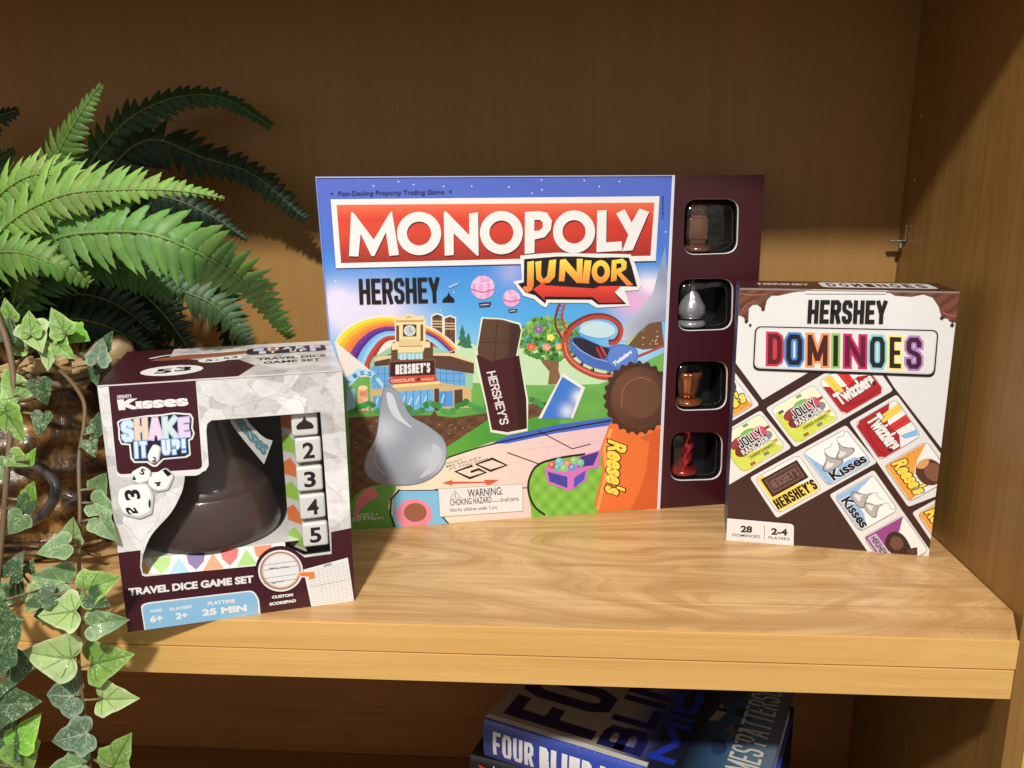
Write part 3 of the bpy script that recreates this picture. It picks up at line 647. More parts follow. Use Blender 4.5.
for dx, dy, cc, gr in ((3, 7, c(92, 22, 22), 5), (0, 0, WHITE, 0)):
    def q(*pts): P.poly([(x + dx, y + dy) for x, y in pts], cc)
    q((172, 388), (182, 198), (196, 206), (278, 318), (346, 204), (356, 196), (385, 384), (344, 388), (330, 286), (280, 388), (268, 388), (222, 292), (212, 390))
    cir(471 + dx, 292 + dy, 94, 52, cc, .99)
    q((580, 388), (576, 200), (586, 198), (684, 300), (684, 208), (722, 202), (724, 388), (716, 388), (618, 292), (618, 385))
    cir(821 + dx, 290 + dy, 91, 51, cc, 1.02)
    P.poly([(920 + dx, 382 + dy), (921 + dx, 202 + dy), (980 + dx, 198 + dy), (1015 + dx, 206 + dy), (1036 + dx, 240 + dy), (1030 + dx, 280 + dy), (1005 + dx, 310 + dy), (962 + dx, 320 + dy), (961 + dx, 378 + dy)], cc, holes=[[(961 + dx, 284 + dy), (961 + dx, 236 + dy), (985 + dx, 236 + dy), (997 + dx, 248 + dy), (996 + dx, 270 + dy), (982 + dx, 282 + dy)]])
    cir(Z2 + 148 + dx, 288 + dy, 89, 49, cc, 1.03)
    q((Z2 + 243, 376), (Z2 + 246, 198), (Z2 + 286, 195), (Z2 + 284, 334), (Z2 + 350, 330), (Z2 + 352, 370))
    q((Z2 + 326, 210), (Z2 + 362, 192), (Z2 + 392, 250), (Z2 + 424, 190), (Z2 + 466, 204), (Z2 + 396, 368), (Z2 + 352, 372), (Z2 + 378, 302))
    P.next()
P.text('+  Fast-Dealing Property Trading Game  +', (92, 134), (612, 128), (92, 108), c(32, 42, 104), .008)
P.block('HERSHEY', (216, 596), (560, 590), (212, 486), INK, 3.9, gap=.30)
P.poly([(568, 588), (572, 574), (590, 560), (597, 544), (604, 560), (620, 574), (620, 588)], INK)
P.poly([(595, 520), (640, 500), (636, 512), (600, 528)], c(150, 186, 222)); P.next()
P.crop(540, 165, 4.267); P.text('BRAND', (520, 135), (519, 232), (528, 135), c(50, 66, 140), .01)
# second title with arrow
P.crop(500, 240, 5.689)
def jr(P, o, cc):
    P.poly([(140, 105), (190, 100), (330, 88), (480, 98), (560, 110), (640, 98), (735, 100), (755, 150), (785, 275), (720, 280), (725, 375), (560, 378), (520, 350), (270, 348), (258, 372), (205, 325), (150, 310), (100, 255), (135, 248)], cc)
P.poly([(120, 92), (200, 84), (330, 76), (490, 82), (640, 84), (745, 88), (772, 150), (806, 262), (790, 292), (712, 296), (742, 382), (552, 392), (505, 364), (282, 362), (266, 390), (240, 378), (200, 342), (138, 322), (80, 240), (130, 230)], WHITE); P.next()
P.poly([(142, 112), (200, 108), (330, 98), (440, 98), (560, 106), (640, 104), (735, 106), (752, 160), (782, 272), (690, 270), (650, 300), (722, 372), (560, 374), (525, 346), (268, 344), (262, 368), (205, 320), (150, 304), (106, 252), (140, 245)], INK); P.next()
yel = lambda x, y: mix(c(248, 214, 76), c(226, 124, 58), (y - 261) / 24)
for t in ([(160, 128), (198, 122), (196, 262), (186, 290), (160, 304), (134, 285), (138, 268), (158, 268)],
          [(205, 128), (240, 122), (238, 205), (252, 228), (272, 210), (284, 120), (324, 114), (316, 215), (285, 248), (240, 252), (212, 228)],
          [(338, 240), (345, 118), (376, 112), (440, 188), (440, 112), (474, 112), (470, 250), (440, 250), (376, 178), (370, 240)],
          [(468, 250), (485, 120), (524, 122), (508, 254)],
          [(632, 244), (638, 122), (700, 112), (722, 132), (720, 170), (690, 192), (760, 262), (724, 268), (668, 200), (664, 236)]):
    P.poly(t, yel, sub=.003)
P.poly([(576 + 52 * math.cos(a * .2618), 186 + 66 * math.sin(a * .2618)) for a in range(24)], yel, holes=[[(576 + 22 * math.cos(a * .2618), 184 + 32 * math.sin(a * .2618)) for a in range(24)]], sub=.003)
P.poly([(664, 140), (690, 138), (694, 160), (664, 172)], INK); P.next()
P.poly([(192, 284), (262, 238), (258, 262), (540, 282), (570, 268), (690, 268), (650, 308), (700, 362), (570, 364), (530, 330), (256, 326), (262, 350)], lambda x, y: mix(c(222, 66, 50), c(186, 44, 40), (y - 288) / 12)); P.next()
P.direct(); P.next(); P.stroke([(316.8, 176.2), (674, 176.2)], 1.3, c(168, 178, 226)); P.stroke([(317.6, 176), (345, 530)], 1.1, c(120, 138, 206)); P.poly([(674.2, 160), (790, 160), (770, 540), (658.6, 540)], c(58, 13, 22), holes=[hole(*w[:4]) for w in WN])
P.next(); P.poly([(672.2, 170), (675, 170), (660, 520), (657, 520)], c(214, 212, 222))
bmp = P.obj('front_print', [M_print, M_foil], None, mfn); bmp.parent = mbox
# carton sides, back, recess
def quadobj(name, quads, m, parent):
    V = []; Fq = []
    for q in quads: Fq.append(tuple(range(len(V), len(V) + len(q)))); V += q
    return link_mesh(name, V, Fq, m, parent)
hx = MW / 2; tl_, bl_ = -hx - .0035, -hx + .0030
EP = .0006
quadobj('carton', [[(tl_, 0, MH), (hx, 0, MH), (hx, MD, MH), (-hx, MD, MH)], [(hx, 0, 0), (hx, MD, 0), (hx, MD, MH), (hx, 0, MH)], [(-hx, MD, 0), (-hx, MD, MH), (hx, MD, MH), (hx, MD, 0)],
                   [(bl_, 0, 0), (hx, 0, 0), (hx, MD, 0), (-hx, MD, 0)]], M_maroon, mbox)
quadobj('side_print', [[(bl_, 0, 0), (-hx, MD, 0), (-hx, MD, MH), (tl_, 0, MH)]], simple('blue_card', c(70, 100, 190), .4), mbox)
# token windows: dark tray, cut rim, clear bubble, little metal playing piece inside
PM = Print(MW, MH, QM)
trayV = []; trayF = []
for i, w in enumerate(WN):
    lo = [mfn(*PM.uv(p), 0) for p in hole(*w[:4])]; n = len(lo); b0 = len(trayV)
    for p in lo: trayV.append((p[0], .0012, p[2]))
    for p in lo: trayV.append((p[0], .034, p[2]))
    for j in range(n): trayF.append((b0 + j, b0 + (j + 1) % n, b0 + n + (j + 1) % n, b0 + n + j))
    trayF.append(tuple(b0 + n + j for j in range(n)))
    rimV = []; rimF = []; b0 = 0; cx = sum(p[0] for p in lo) / n; cz = sum(p[2] for p in lo) / n
    for p in lo: rimV.append((p[0], -.0001, p[2]))
    for p in lo: rimV.append((cx + (p[0] - cx) * .975, .0012, cz + (p[2] - cz) * .975))
    for j in range(n): rimF.append((b0 + j, b0 + (j + 1) % n, b0 + n + (j + 1) % n, b0 + n + j))
    link_mesh('window_rim', rimV, rimF, M_cardcut, mbox)
    # bubble
    V = []; Fb = []; rings = 7
    for r_ in range(rings):
        t = r_ / (rings - 1); s_ = 1 - .55 * t * t; dd = .006 * math.sin(t * 1.571)
        for j, p in enumerate(lo):
            wob = 1 + .03 * math.sin(j * .9 + r_ + i)
            V.append((cx + (p[0] - cx) * .96 * s_ * wob, .006 - dd, cz + (p[2] - cz) * .96 * s_ * wob))
    for r_ in range(rings - 1):
        for j in range(n): Fb.append((r_ * n + j, r_ * n + (j + 1) % n, (r_ + 1) * n + (j + 1) % n, (r_ + 1) * n + j))
    Fb.append(tuple((rings - 1) * n + j for j in range(n)))
    link_mesh('clear_bubble', V, Fb, M_film, mbox, smooth=True)
link_mesh('token_tray', trayV, trayF, M_black, mbox)
def m_world(x, y, z): return mbox.matrix_basis @ Vector((x, y, z))
mbox.matrix_basis = Matrix.Translation(mbox.location) @ Matrix.Rotation(th, 4, 'Z')
def token(i, w, col, label, body):
    u, v = PM.uv(((w[0] * .62 + w[1] * .38), w[3] - 1)); p = mfn(u, v, 0)
    e = empty('game_token', m_world(p[0], .017, p[2] + .0006), th); e.scale = (1.16, 1.16, 1.16); tag(e, label, 'game piece', 'playing pieces in the board game windows')
    m = simple('token_metal', col, .18, metal=.6, coat=.6)
    bm = lathe_bm([(.0095, 0), (.0105, .001), (.0105, .0028), (.0092, .0042), (.004, .0052)], 24); bm_obj('base', bm, m, e, True)
    bm_obj('body', body(), m, e, True)
def t_bar():
    b = box_bm(-.006, .006, -.003, .003, .0048, .033, .0016, 3); box_bm(-.0068, .0068, -.0036, .0036, .008, .023, .0012, 2, b)
    for z in (.0265, .0305): box_bm(-.0045, -.0008, -.0042, -.003, z - .0014, z + .0014, .0004, 1, b); box_bm(.0008, .0045, -.0042, -.003, z - .0014, z + .0014, .0004, 1, b)
    return b
def t_drop(): return lathe_bm([(.004, .005), (.0085, .0065), (.0102, .010), (.0095, .0145), (.0065, .0195), (.0042, .0245), (.0026, .029), (.0012, .0335), (.0003, .0365)], 28)
def t_cup():
    b = bmesh.new(); pr = [(.004, .005), (.0062, .0055), (.0070, .011), (.0086, .019), (.0096, .0225), (.0088, .0245), (.0075, .0235)]
    lathe_bm(pr, 40, b)
    for v_ in b.verts:
        a = math.atan2(v_.co.y, v_.co.x); f = 1 + .05 * math.sin(a * 10); v_.co.x *= f; v_.co.y *= f
    return b
def t_twist():
    b = bmesh.new(); n = 12; rings = []
    for i in range(26):
        t = i / 25; z = .004 + .031 * t; ox = .0035 * math.sin(t * 2.6); r = .0042 * (1 - .15 * t)
        rings.append([b.verts.new((ox + r * (1 + .22 * math.cos(3 * (a * 2 * math.pi / n) + 0)) * math.cos(a * 2 * math.pi / n + t * 6), r * (1 + .22 * math.cos(3 * (a * 2 * math.pi / n))) * math.sin(a * 2 * math.pi / n + t * 6), z)) for a in range(n)])
    for a, b_ in zip(rings, rings[1:]):
        for i in range(n): b.faces.new((a[i], a[(i + 1) % n], b_[(i + 1) % n], b_[i]))
    b.faces.new(rings[0][::-1]); b.faces.new(rings[-1]); return b
token(0, WN[0], c(140, 96, 74), 'dark brown bar shaped playing piece in the topmost window of the board game', t_bar)
token(1, WN[1], c(190, 190, 194), 'silver drop shaped playing piece in the second window from the top', t_drop)
token(2, WN[2], c(176, 104, 56), 'copper coloured ridged playing piece in the third window from the top', t_cup)
token(3, WN[3], c(190, 44, 50), 'red twisted playing piece in the lowest window of the board game', t_twist)

#@@DOM
# ------------------------------------------------------------------ dominoes box
NW, NH, ND = .1403, .1889, .0524
dbox = tag(empty('dominoes_box', (0, 0, 0)), 'tall narrow white and brown dominoes box standing at the right', 'dominoes box')
thn = -.1543; dbox.location = (-.1571 + math.cos(thn) * NW / 2, .1362 + math.sin(thn) * NW / 2, 0); dbox.rotation_euler = (0, 0, thn)
QN = [(726.3, 539), (928, 556), (960.4, 292), (740.6, 288.5)]
P = Print(NW, NH, QN)
BR = c(58, 32, 28); OFF = c(222, 221, 218)
P.poly([(700, 270), (980, 270), (980, 580), (700, 580)], OFF, sub=0); P.next()
P.poly([(715, 338), (734.5, 361), (763, 400), (812, 371), (872, 364), (885, 373), (894.5, 388), (941.5, 449), (950, 460), (940, 580), (700, 570)], BR); P.next()
def tile(pts, r=3.):
    P.direct(); P.rr(pts, r, OFF)
tile([(700, 325), (735.5, 373), (759.8, 405.3), (731.5, 421.8), (700, 440)])
tile([(761, 410.5), (791.5, 448), (727.4, 485.6), (700, 500), (700, 446)])
tile([(766, 408.6), (795, 447.6), (893.4, 391), (876, 366), (838, 366)])
tile([(750, 477.5), (776.6, 517.8), (877, 462.8), (846, 425.4)])
tile([(849.2, 422.5), (896.9, 395.0), (942, 456), (940, 495), (907.8, 507.2)])
tile([(829.2, 494.8), (873.6, 470.2), (950, 580), (886, 580)])
tile([(911.5, 512.8), (950, 492), (950, 570)])
P.next()
def half(o, e1, e2, kind):
    P.para(o, e1, e2)
    if kind == 'jolly':
        P.rr([(.07, .07), (.93, .07), (.93, .93), (.07, .93)], .1, c(232, 234, 200))
        P.next(); P.poly([(.08, .08), (.5, .08), (.92, .1), (.7, .3), (.45, .32), (.25, .62), (.08, .8)], c(206, 216, 84), smooth=3); P.next()
        for j in range(26):
            x = random.uniform(.1, .85); y = random.uniform(.1, .8 - .6 * x); P.ell(x, y, .035, .03, c(random.randint(196, 226), random.randint(206, 232), random.randint(70, 130)), 7)
        P.next()
        for x, y, w, h, cc in ((.35, .62, .2, .13, c(150, 60, 60)), (.55, .7, .16, .1, c(120, 176, 90)), (.72, .62, .14, .12, c(206, 84, 104)), (.28, .45, .13, .12, c(120, 44, 44)), (.78, .48, .12, .1, c(140, 130, 150)), (.5, .5, .3, .14, c(90, 60, 72))): P.ell(x, y, w, h, cc, 14)
        P.next()
        for x, y, cc in ((.18, .78, c(90, 90, 92)), (.6, .88, c(120, 160, 90)), (.88, .62, c(160, 60, 60)), (.6, .16, c(120, 120, 124)), (.3, .12, c(170, 80, 70)), (.86, .3, c(180, 150, 70))): P.poly([(x - .05, y - .03), (x + .05, y - .03), (x + .05, y + .03), (x - .05, y + .03)], cc)
        P.block('JOLLY', (.3, .5), (.76, .5), (.3, .7), WHITE, 1.6, out=.8); P.text('RANCHER', (.26, .35), (.8, .35), (.26, .48), INK, .08, ref=.03); P.next()
        P.block('JOLLY', (.3, .5), (.76, .5), (.3, .7), INK, 1.6); P.text('RANCHER', (.26, .35), (.8, .35), (.26, .48), WHITE, .03)
        P.poly([(.3, .2), (.84, .2), (.84, .31), (.3, .31)], c(196, 196, 70)); P.next(); P.text('HARD CANDY', (.34, .23), (.8, .23), (.34, .285), c(60, 60, 40), .03)
    if kind == 'twiz':
        P.rr([(.07, .07), (.93, .07), (.93, .93), (.07, .93)], .1, c(236, 232, 228)); P.next()
        P.poly([(.07, .16), (.14, .07), (.86, .07), (.93, .16), (.93, .5), (.7, .62), (.4, .56), (.07, .8)], c(170, 32, 40)); P.next()
        P.stroke(cr([(.1, .3), (.4, .16), (.7, .14), (.92, .2)], 5), 1.2, c(140, 20, 30))
        P.poly([(.2, .5), (.34, .5), (.32, .93), (.16, .93)], c(240, 204, 84), sub=0); P.poly([(.44, .55), (.6, .6), (.6, .93), (.42, .93)], c(206, 52, 52)); P.poly([(.72, .62), (.82, .66), (.9, .9), (.78, .93)], c(132, 184, 224)); P.next()
        P.stroke([(.25, .55), (.24, .9)], .6, c(226, 176, 50)); P.stroke([(.52, .62), (.52, .9)], .6, c(170, 34, 36))
        P.text('Twizzlers', (.12, .26), (.9, .3), (.12, .56), c(90, 14, 20), .1, ref=.06); P.next(); P.text('Twizzlers', (.12, .26), (.9, .3), (.12, .56), WHITE, .06)
    if kind == 'hershey':
        P.rr([(.07, .07), (.93, .07), (.93, .93), (.07, .93)], .1, c(232, 232, 228)); P.next()
        P.poly([(.09, .09), (.91, .09), (.91, .3), (.5, .45), (.2, .92), (.09, .92)], c(240, 208, 90)); P.next()
        P.poly([(.14, .42), (.86, .42), (.86, .86), (.14, .86)], c(44, 24, 22)); P.next(); P.poly([(.18, .47), (.82, .47), (.82, .82), (.18, .82)], c(104, 72, 60)); P.next(); P.poly([(.22, .51), (.78, .51), (.78, .78), (.22, .78)], c(72, 46, 40)); P.next()
        P.block("HERSHEY'S", (.24, .55), (.76, .55), (.24, .74), c(126, 96, 84), 1.2); P.block("HERSHEY'S", (.1, .13), (.9, .13), (.1, .36), INK, 2.1, gap=.3)
    if kind == 'kisses':
        P.rr([(.07, .07), (.93, .07), (.93, .93), (.07, .93)], .1, c(236, 236, 234)); P.next()
        P.poly([(.08, .08), (.92, .08), (.92, .24), (.66, .34), (.4, .34), (.2, .52), (.08, .92)], c(146, 184, 222)); P.next()
        for j in range(22): x = random.uniform(.12, .88); y = random.uniform(.1, .9 - .75 * x); P.ell(x, y, .012, .012, c(90, 130, 180), 6)
        for (x, y, s_) in ((.36, .42, 1.), (.66, .5, .9)):
            sh = [(x - .2 * s_, y), (x - .16 * s_, y - .08 * s_), (x, y - .11 * s_), (x + .17 * s_, y - .07 * s_), (x + .2 * s_, y + .01), (x + .12 * s_, y + .08 * s_), (x + .05 * s_, y + .17 * s_), (x + .02, y + .3 * s_), (x - .03 * s_, y + .16 * s_), (x - .12 * s_, y + .08 * s_)]
            P.poly(sh, c(112, 108, 110), smooth=4); P.next(); P.poly([((a - x) * .86 + x, (b - y) * .86 + y) for a, b in sh], c(176, 172, 172), smooth=4); P.next(); P.poly([((a - x) * .4 + x - .05, (b - y) * .4 + y + .01) for a, b in sh], c(222, 220, 218), smooth=4); P.next()
            P.stroke(cr([(x + .02, y + .27), (x + .06, y + .36), (x + .16, y + .34), (x + .24, y + .4)], 5), .8, c(170, 178, 190))
        P.text('K\u0131sses', (.2, .1), (.9, .12), (.2, .29), c(236, 236, 240), .08, ref=.035); P.next(); P.text('K\u0131sses', (.2, .1), (.9, .12), (.2, .31), INK, .035)
    if kind == 'reese':
        P.rr([(.07, .07), (.93, .07), (.93, .93), (.07, .93)], .1, c(236, 234, 230)); P.next()
        P.poly([(.08, .08), (.92, .08), (.9, .2), (.5, .42), (.3, .6), (.08, .92)], c(232, 158, 66)); P.next()
        for j in range(20): x = random.uniform(.1, .85); y = random.uniform(.1, .85 - .75 * x); P.ell(x, y, .02, .018, c(214, 134, 46), 6)
        P.ell(.62, .66, .3, .25, OFF, 24); P.next(); P.ell(.62, .66, .28, .23, c(84, 50, 36), 24); P.next(); P.ell(.66, .72, .2, .15, c(130, 84, 62), 22); P.poly([(.34, .66), (.4, .52), (.5, .6), (.46, .74), (.38, .78)], c(214, 156, 96), smooth=3); P.next()
        reese(P, (.1, .18), (.9, .2), (.1, .46), .05)
    if kind == 'choc':
        P.rr([(.07, .07), (.93, .07), (.93, .93), (.07, .93)], .1, c(236, 234, 230)); P.next()
        P.poly([(.08, .08), (.9, .08), (.5, .35), (.3, .7), (.08, .92)], c(146, 66, 136)); P.next()
        P.poly([(.12, .12), (.6, .12), (.6, .3), (.12, .3)], c(196, 180, 196)); P.next(); P.text('HERSHEY', (.15, .15), (.57, .15), (.15, .27), c(60, 30, 50), .03)
        P.poly([(.25, .5), (.4, .32), (.7, .34), (.84, .5), (.8, .66), (.5, .72), (.3, .66)], c(54, 28, 24), smooth=4); P.next(); P.poly([(.34, .52), (.46, .4), (.62, .44), (.6, .6), (.44, .64)], c(110, 70, 56), smooth=4); P.poly([(.7, .62), (.88, .54), (.9, .72), (.76, .8)], c(84, 50, 40))
    P.next(); P.para(o, e1, e2); P.stroke(rounded([(.06, .06), (.94, .06), (.94, .94), (.06, .94)], .12), .3, c(120, 130, 140), True); P.next()
E1, E2 = (49, -28.2), (-29, -38.8)
half((795, 447.8), E1, E2, 'jolly'); half((842.5, 420.0), (47.5, -27.4), (-28.6, -38.6), 'twiz')
half((741.8, 476.6), E1, E2, 'jolly')
half((776.8, 517.4), (50, -27.2), (-26.8, -39.7), 'hershey'); half((826.8, 490.2), (49.6, -27), (-29.6, -38.0), 'kisses')
half((849.6, 422.8), (29.2, 42), (47.2, -27.6), 'twiz'); half((878.8, 464.8), (29.0, 41.6), (49, -27.6), 'reese')
half((829.8, 495.0), (28.4, 40.5), (43.8, -24.4), 'kisses'); half((858.2, 535.5), (28.4, 40.5), (45.6, -24.4), 'choc')
half((912, 513), (29, 42), (47, -27), 'reese'); half((710.4, 433.6), E1, E2, 'reese')
P.cliprect = (0, 0, NW, NH)
P.crop(725, 280, 4.267)
# chocolate drips at the top corners
CH = lambda x, y: mix(c(84, 44, 32), c(122, 72, 52), .5 + .5 * math.sin(x * .35 + y * .5))
P.poly([(20, 0), (300, 0), (345, 44), (290, 52), (230, 66), (200, 66), (182, 84), (172, 122), (160, 130), (157, 118), (140, 104), (120, 106), (104, 122), (102, 178), (90, 182), (84, 160), (66, 150), (20, 165)], CH)
P.stroke([(62, 60), (120, 66), (180, 62)], .9, c(150, 104, 80)); P.stroke([(75, 130), (95, 105), (130, 90)], 1.1, c(150, 100, 76))
P.ell(165, 125, 8, 8, c(60, 28, 22), 10); P.ell(93, 178, 7, 7, c(60, 28, 22), 10); P.ell(110, 194, 6, 6, c(60, 28, 22), 10)
P.poly([(690, 44), (730, 66), (800, 70), (850, 60), (890, 74), (915, 112), (925, 148), (935, 162), (955, 165), (962, 178), (975, 178), (990, 184), (1040, 190), (1040, 0), (690, 0)], CH)
P.stroke([(930, 140), (960, 152), (992, 156)], 1.8, c(150, 84, 66)); P.ell(928, 163, 8, 8, c(50, 24, 20), 10); P.ell(972, 194, 8, 8, c(50, 24, 20), 10); P.stroke([(974, 175), (972, 195)], 1.2, c(50, 24, 20))
P.poly([(300, 0), (345, 44), (690, 46), (740, 0)], c(70, 34, 28)); P.next()
P.poly([(345, 44), (420, 38), (640, 40), (690, 46), (690, 60), (345, 60)], OFF); P.next()
P.block('HERSHEY', (352, 186), (690, 189), (358, 86), INK, 4.2, gap=.26)
pan = [(130, 198), (914, 215), (896, 416), (120, 386)]
P.rr(pan, 30, INK); P.next(); P.rr([(136, 203), (908, 220), (890, 405), (126, 377)], 26, c(206, 204, 204)); P.next(); P.rr([(140, 208), (903, 224), (886, 398), (132, 370)], 24, OFF); P.next()
cells = [('D', 184, 243), ('O', 262, 330), ('M', 352, 438), ('I', 462, 490), ('N', 512, 598), ('O', 618, 682), ('E', 702, 752), ('S', 774, 838)]
cc_ = [c(196, 58, 74), c(64, 132, 206), c(232, 148, 92), c(142, 192, 88), c(196, 36, 104), c(142, 200, 206), c(246, 226, 128), c(170, 128, 184)]
dk = [c(96, 16, 28), c(24, 22, 36), c(70, 26, 22), c(24, 30, 20), c(96, 14, 40), c(26, 30, 34), c(44, 26, 24), c(66, 22, 50)]
for (ch, x0, x1), cA, cB in zip(cells, cc_, dk):
    f = lambda x: (x - 184) / 654
    P.block(ch, (x0, 360 + 22 * f(x0)), (x1, 360 + 22 * f(x1)), (x0 + 2, 230 + 18 * f(x0)), cA, 4.8, out=2.2)
P.next()
for (ch, x0, x1), cA, cB in zip(cells, cc_, dk):
    f = lambda x: (x - 184) / 654
    P.block(ch, (x0, 360 + 22 * f(x0)), (x1, 360 + 22 * f(x1)), (x0 + 2, 230 + 18 * f(x0)), cB, 4.8)
P.crop(690, 480, 8.533)
P.poly(rounded([(280, 315), (885, 370), (880, 600), (280, 600)], 36), OFF); P.next()
P.text('28', (432, 438), (530, 444), (434, 380), c(34, 26, 28), .045); P.text('DOMINOES', (362, 470), (596, 488), (363, 446), c(60, 50, 52), .012)
P.stroke([(636, 378), (633, 500)], .5, c(90, 84, 86)); P.text('2-4', (690, 458), (828, 468), (692, 402), c(34, 26, 28), .045); P.text('PLAYERS', (668, 494), (846, 508), (669, 472), c(60, 50, 52), .012)
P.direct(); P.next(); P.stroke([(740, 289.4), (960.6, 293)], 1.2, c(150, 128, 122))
dfn = lambda u, v, n: (u - NW / 2, -n, v)
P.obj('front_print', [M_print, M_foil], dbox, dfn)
hx = NW / 2
link_mesh('carton', [(-hx, 0, 0), (hx, 0, 0), (hx, ND, 0), (-hx, ND, 0), (-hx, 0, NH), (hx, 0, NH), (hx, ND, NH), (-hx, ND, NH)], [(0, 3, 2, 1), (4, 5, 6, 7), (1, 2, 6, 5), (2, 3, 7, 6)], simple('brown_card', c(62, 26, 26), .4, coat=.2), dbox)
P = Print(ND, NH); P.poly([(0, 0), (ND, 0), (ND, NH), (0, NH)], c(96, 124, 176), sub=0); P.next()
for i in range(26):
    z = .004 + i * .0072; P.poly([(.003, z), (ND - .003, z), (ND - .003, z + .0042), (.003, z + .0042)], c(60 + (i * 37) % 50, 84 + (i * 23) % 40, 128 + (i * 31) % 60))
P.obj('side_print', [M_print], dbox, lambda u, v, n: (-hx - n, ND - u, v))
P = Print(NW, ND); P.next(); P.text('HERSHEY', (.014, .024), (.050, .024), (.014, .036), c(224, 216, 212), .03)
P.rr([(.057, .014), (.132, .014), (.132, .046), (.057, .046)], .006, c(232, 228, 224)); P.next()
for i, ch in enumerate('DOMINOES'): P.text(ch, (.0615 + i * .0085, .019), (.0675 + i * .0085, .019), (.0615 + i * .0085, .041), dk[i], .05)
P.obj('top_print', [M_print], dbox, lambda u, v, n: (u - hx, v, NH + n))

#@@KISS
# ------------------------------------------------------------------ dice game box with window
KW, KH, KD = .1346, .1520, .1054
kbox = tag(empty('dice_game_box', (0, 0, 0)), 'silver and maroon dice game box with cut-out window, standing at the left front edge', 'dice game box')
thk = .3494; kloc = Vector((-.5389 + math.cos(thk) * KW / 2, -.0172 + math.sin(thk) * KW / 2, 0))
kbox.location = kloc; kbox.rotation_euler = (0, 0, thk); kM = Matrix.Translation(kloc) @ Matrix.Rotation(thk, 4, 'Z')
QK = [(128, 631), (354.7, 601.5), (344, 371), (97, 382.7)]
P = Print(KW, KH, QK)
arc = [(281 + 24.5 * math.cos(a), 571 - 23.5 * math.sin(a)) for a in [math.pi * (1.0 - .077 * i) + .10 for i in range(0, 10)]]
KHOLE = [(212.5, 420.0), (321.8, 413.4), (330.9, 553.6), (304.5, 556.8)] + arc[::-1] + [(146, 574.2), (143.2, 573), (141.7, 565)] + [tuple(p) for p in cr([(141.7, 565), (143.8, 552.5), (152, 533.8), (170.8, 513), (180.5, 496), (184.4, 484), (185.4, 474)], 4)][1:] + [(200, 472.8), (206.5, 470.5), (209.6, 465), (207.3, 430), (208.2, 423.5)]
fw = Print(KW, KH, QK)
P.mi = 1; P.poly([(80, 360), (360, 350), (370, 650), (110, 650)], WHITE, holes=[KHOLE], sub=0); P.mi = 0; P.next()
P.crop(90, 340, 2.56)
# maroon foot, bounded by the window's lower edge
low = [(60, 555), (128, 545)]
P.direct()
P.poly([(110, 552.6), (141.0, 549.2), (140.2, 566), (142.4, 574.6), (146, 575.6), (257, 566.2)] + [(281 + 25.5 * math.cos(a), 571 - 24.5 * math.sin(a)) for a in [math.pi * (1.0 - .077 * i) + .07 for i in range(0, 10)]] + [(305, 558.4), (331.8, 555.2), (331.4, 533.6), (365, 527), (372, 660), (110, 660)], MAR); P.next()
P.crop(100, 370, 6.983)
P.poly(rounded([(52, 60), (680, 60), (735, 700), (690, 735), (122, 740)], 34), c(226, 224, 222)); P.next()
P.poly([(56, 60), (676, 60)] + rounded([(676, 60), (722, 690), (122, 720), (56, 60)], 40)[6:-6], MAR); P.next()
P.text("HERSHEY'S", (122, 186), (222, 180), (120, 160), c(226, 214, 214), .03)
P.text('K\u0131sses', (132, 268), (628, 243), (120, 192), WHITE, .075)
P.poly([(120, 350), (150, 330), (240, 318), (330, 306), (440, 300), (520, 288), (640, 298), (660, 330), (655, 400), (668, 440), (655, 478), (632, 490), (640, 590), (610, 608), (450, 620), (400, 668), (370, 668), (330, 640), (240, 640), (215, 610), (205, 515), (150, 510), (130, 470), (128, 400)], WHITE); P.next()
P.poly([(132, 356), (160, 340), (240, 328), (330, 318), (440, 312), (520, 300), (632, 310), (648, 335), (643, 400), (656, 440), (645, 470), (620, 482), (628, 582), (600, 598), (445, 610), (395, 655), (375, 655), (335, 628), (245, 628), (226, 600), (216, 505), (155, 498), (142, 465), (140, 400)], c(36, 30, 52)); P.next()
yv = lambda a, b, y0, y1: (lambda x, y: mix(a, b, abs((y - y0) / (y1 - y0) - .5) * 2))
cs = [c(206, 226, 240), c(236, 206, 178), c(240, 206, 224), c(206, 224, 220), c(226, 204, 232)]
for (ch, x0, x1, yb, yt), ca_ in zip((('S', 158, 240, 490, 345), ('H', 250, 338, 482, 328), ('A', 348, 442, 478, 330), ('K', 448, 548, 474, 322), ('E', 560, 634, 466, 330)), cs):
    P.block(ch, (x0, yb), (x1, yb - 6), (x0 - 8, yt), mix(ca_, c(110, 150, 210), .45), 4.6, out=1.1); P.next(); P.block(ch, (x0, yb), (x1, yb - 6), (x0 - 8, yt), ca_, 4.6); P.lay -= 1
P.next(); P.next()
for ch, x0, x1, yb, yt, t in (('IT', 246, 335, 608, 492, 3.6), ('UP!', 440, 606, 586, 480, 3.8)):
    P.block(ch, (x0, yb), (x1, yb - 6), (x0 - 6, yt), c(110, 160, 216), t, out=.9, gap=.5); P.next(); P.block(ch, (x0, yb), (x1, yb - 6), (x0 - 6, yt), c(214, 228, 240), t, gap=.5); P.next()
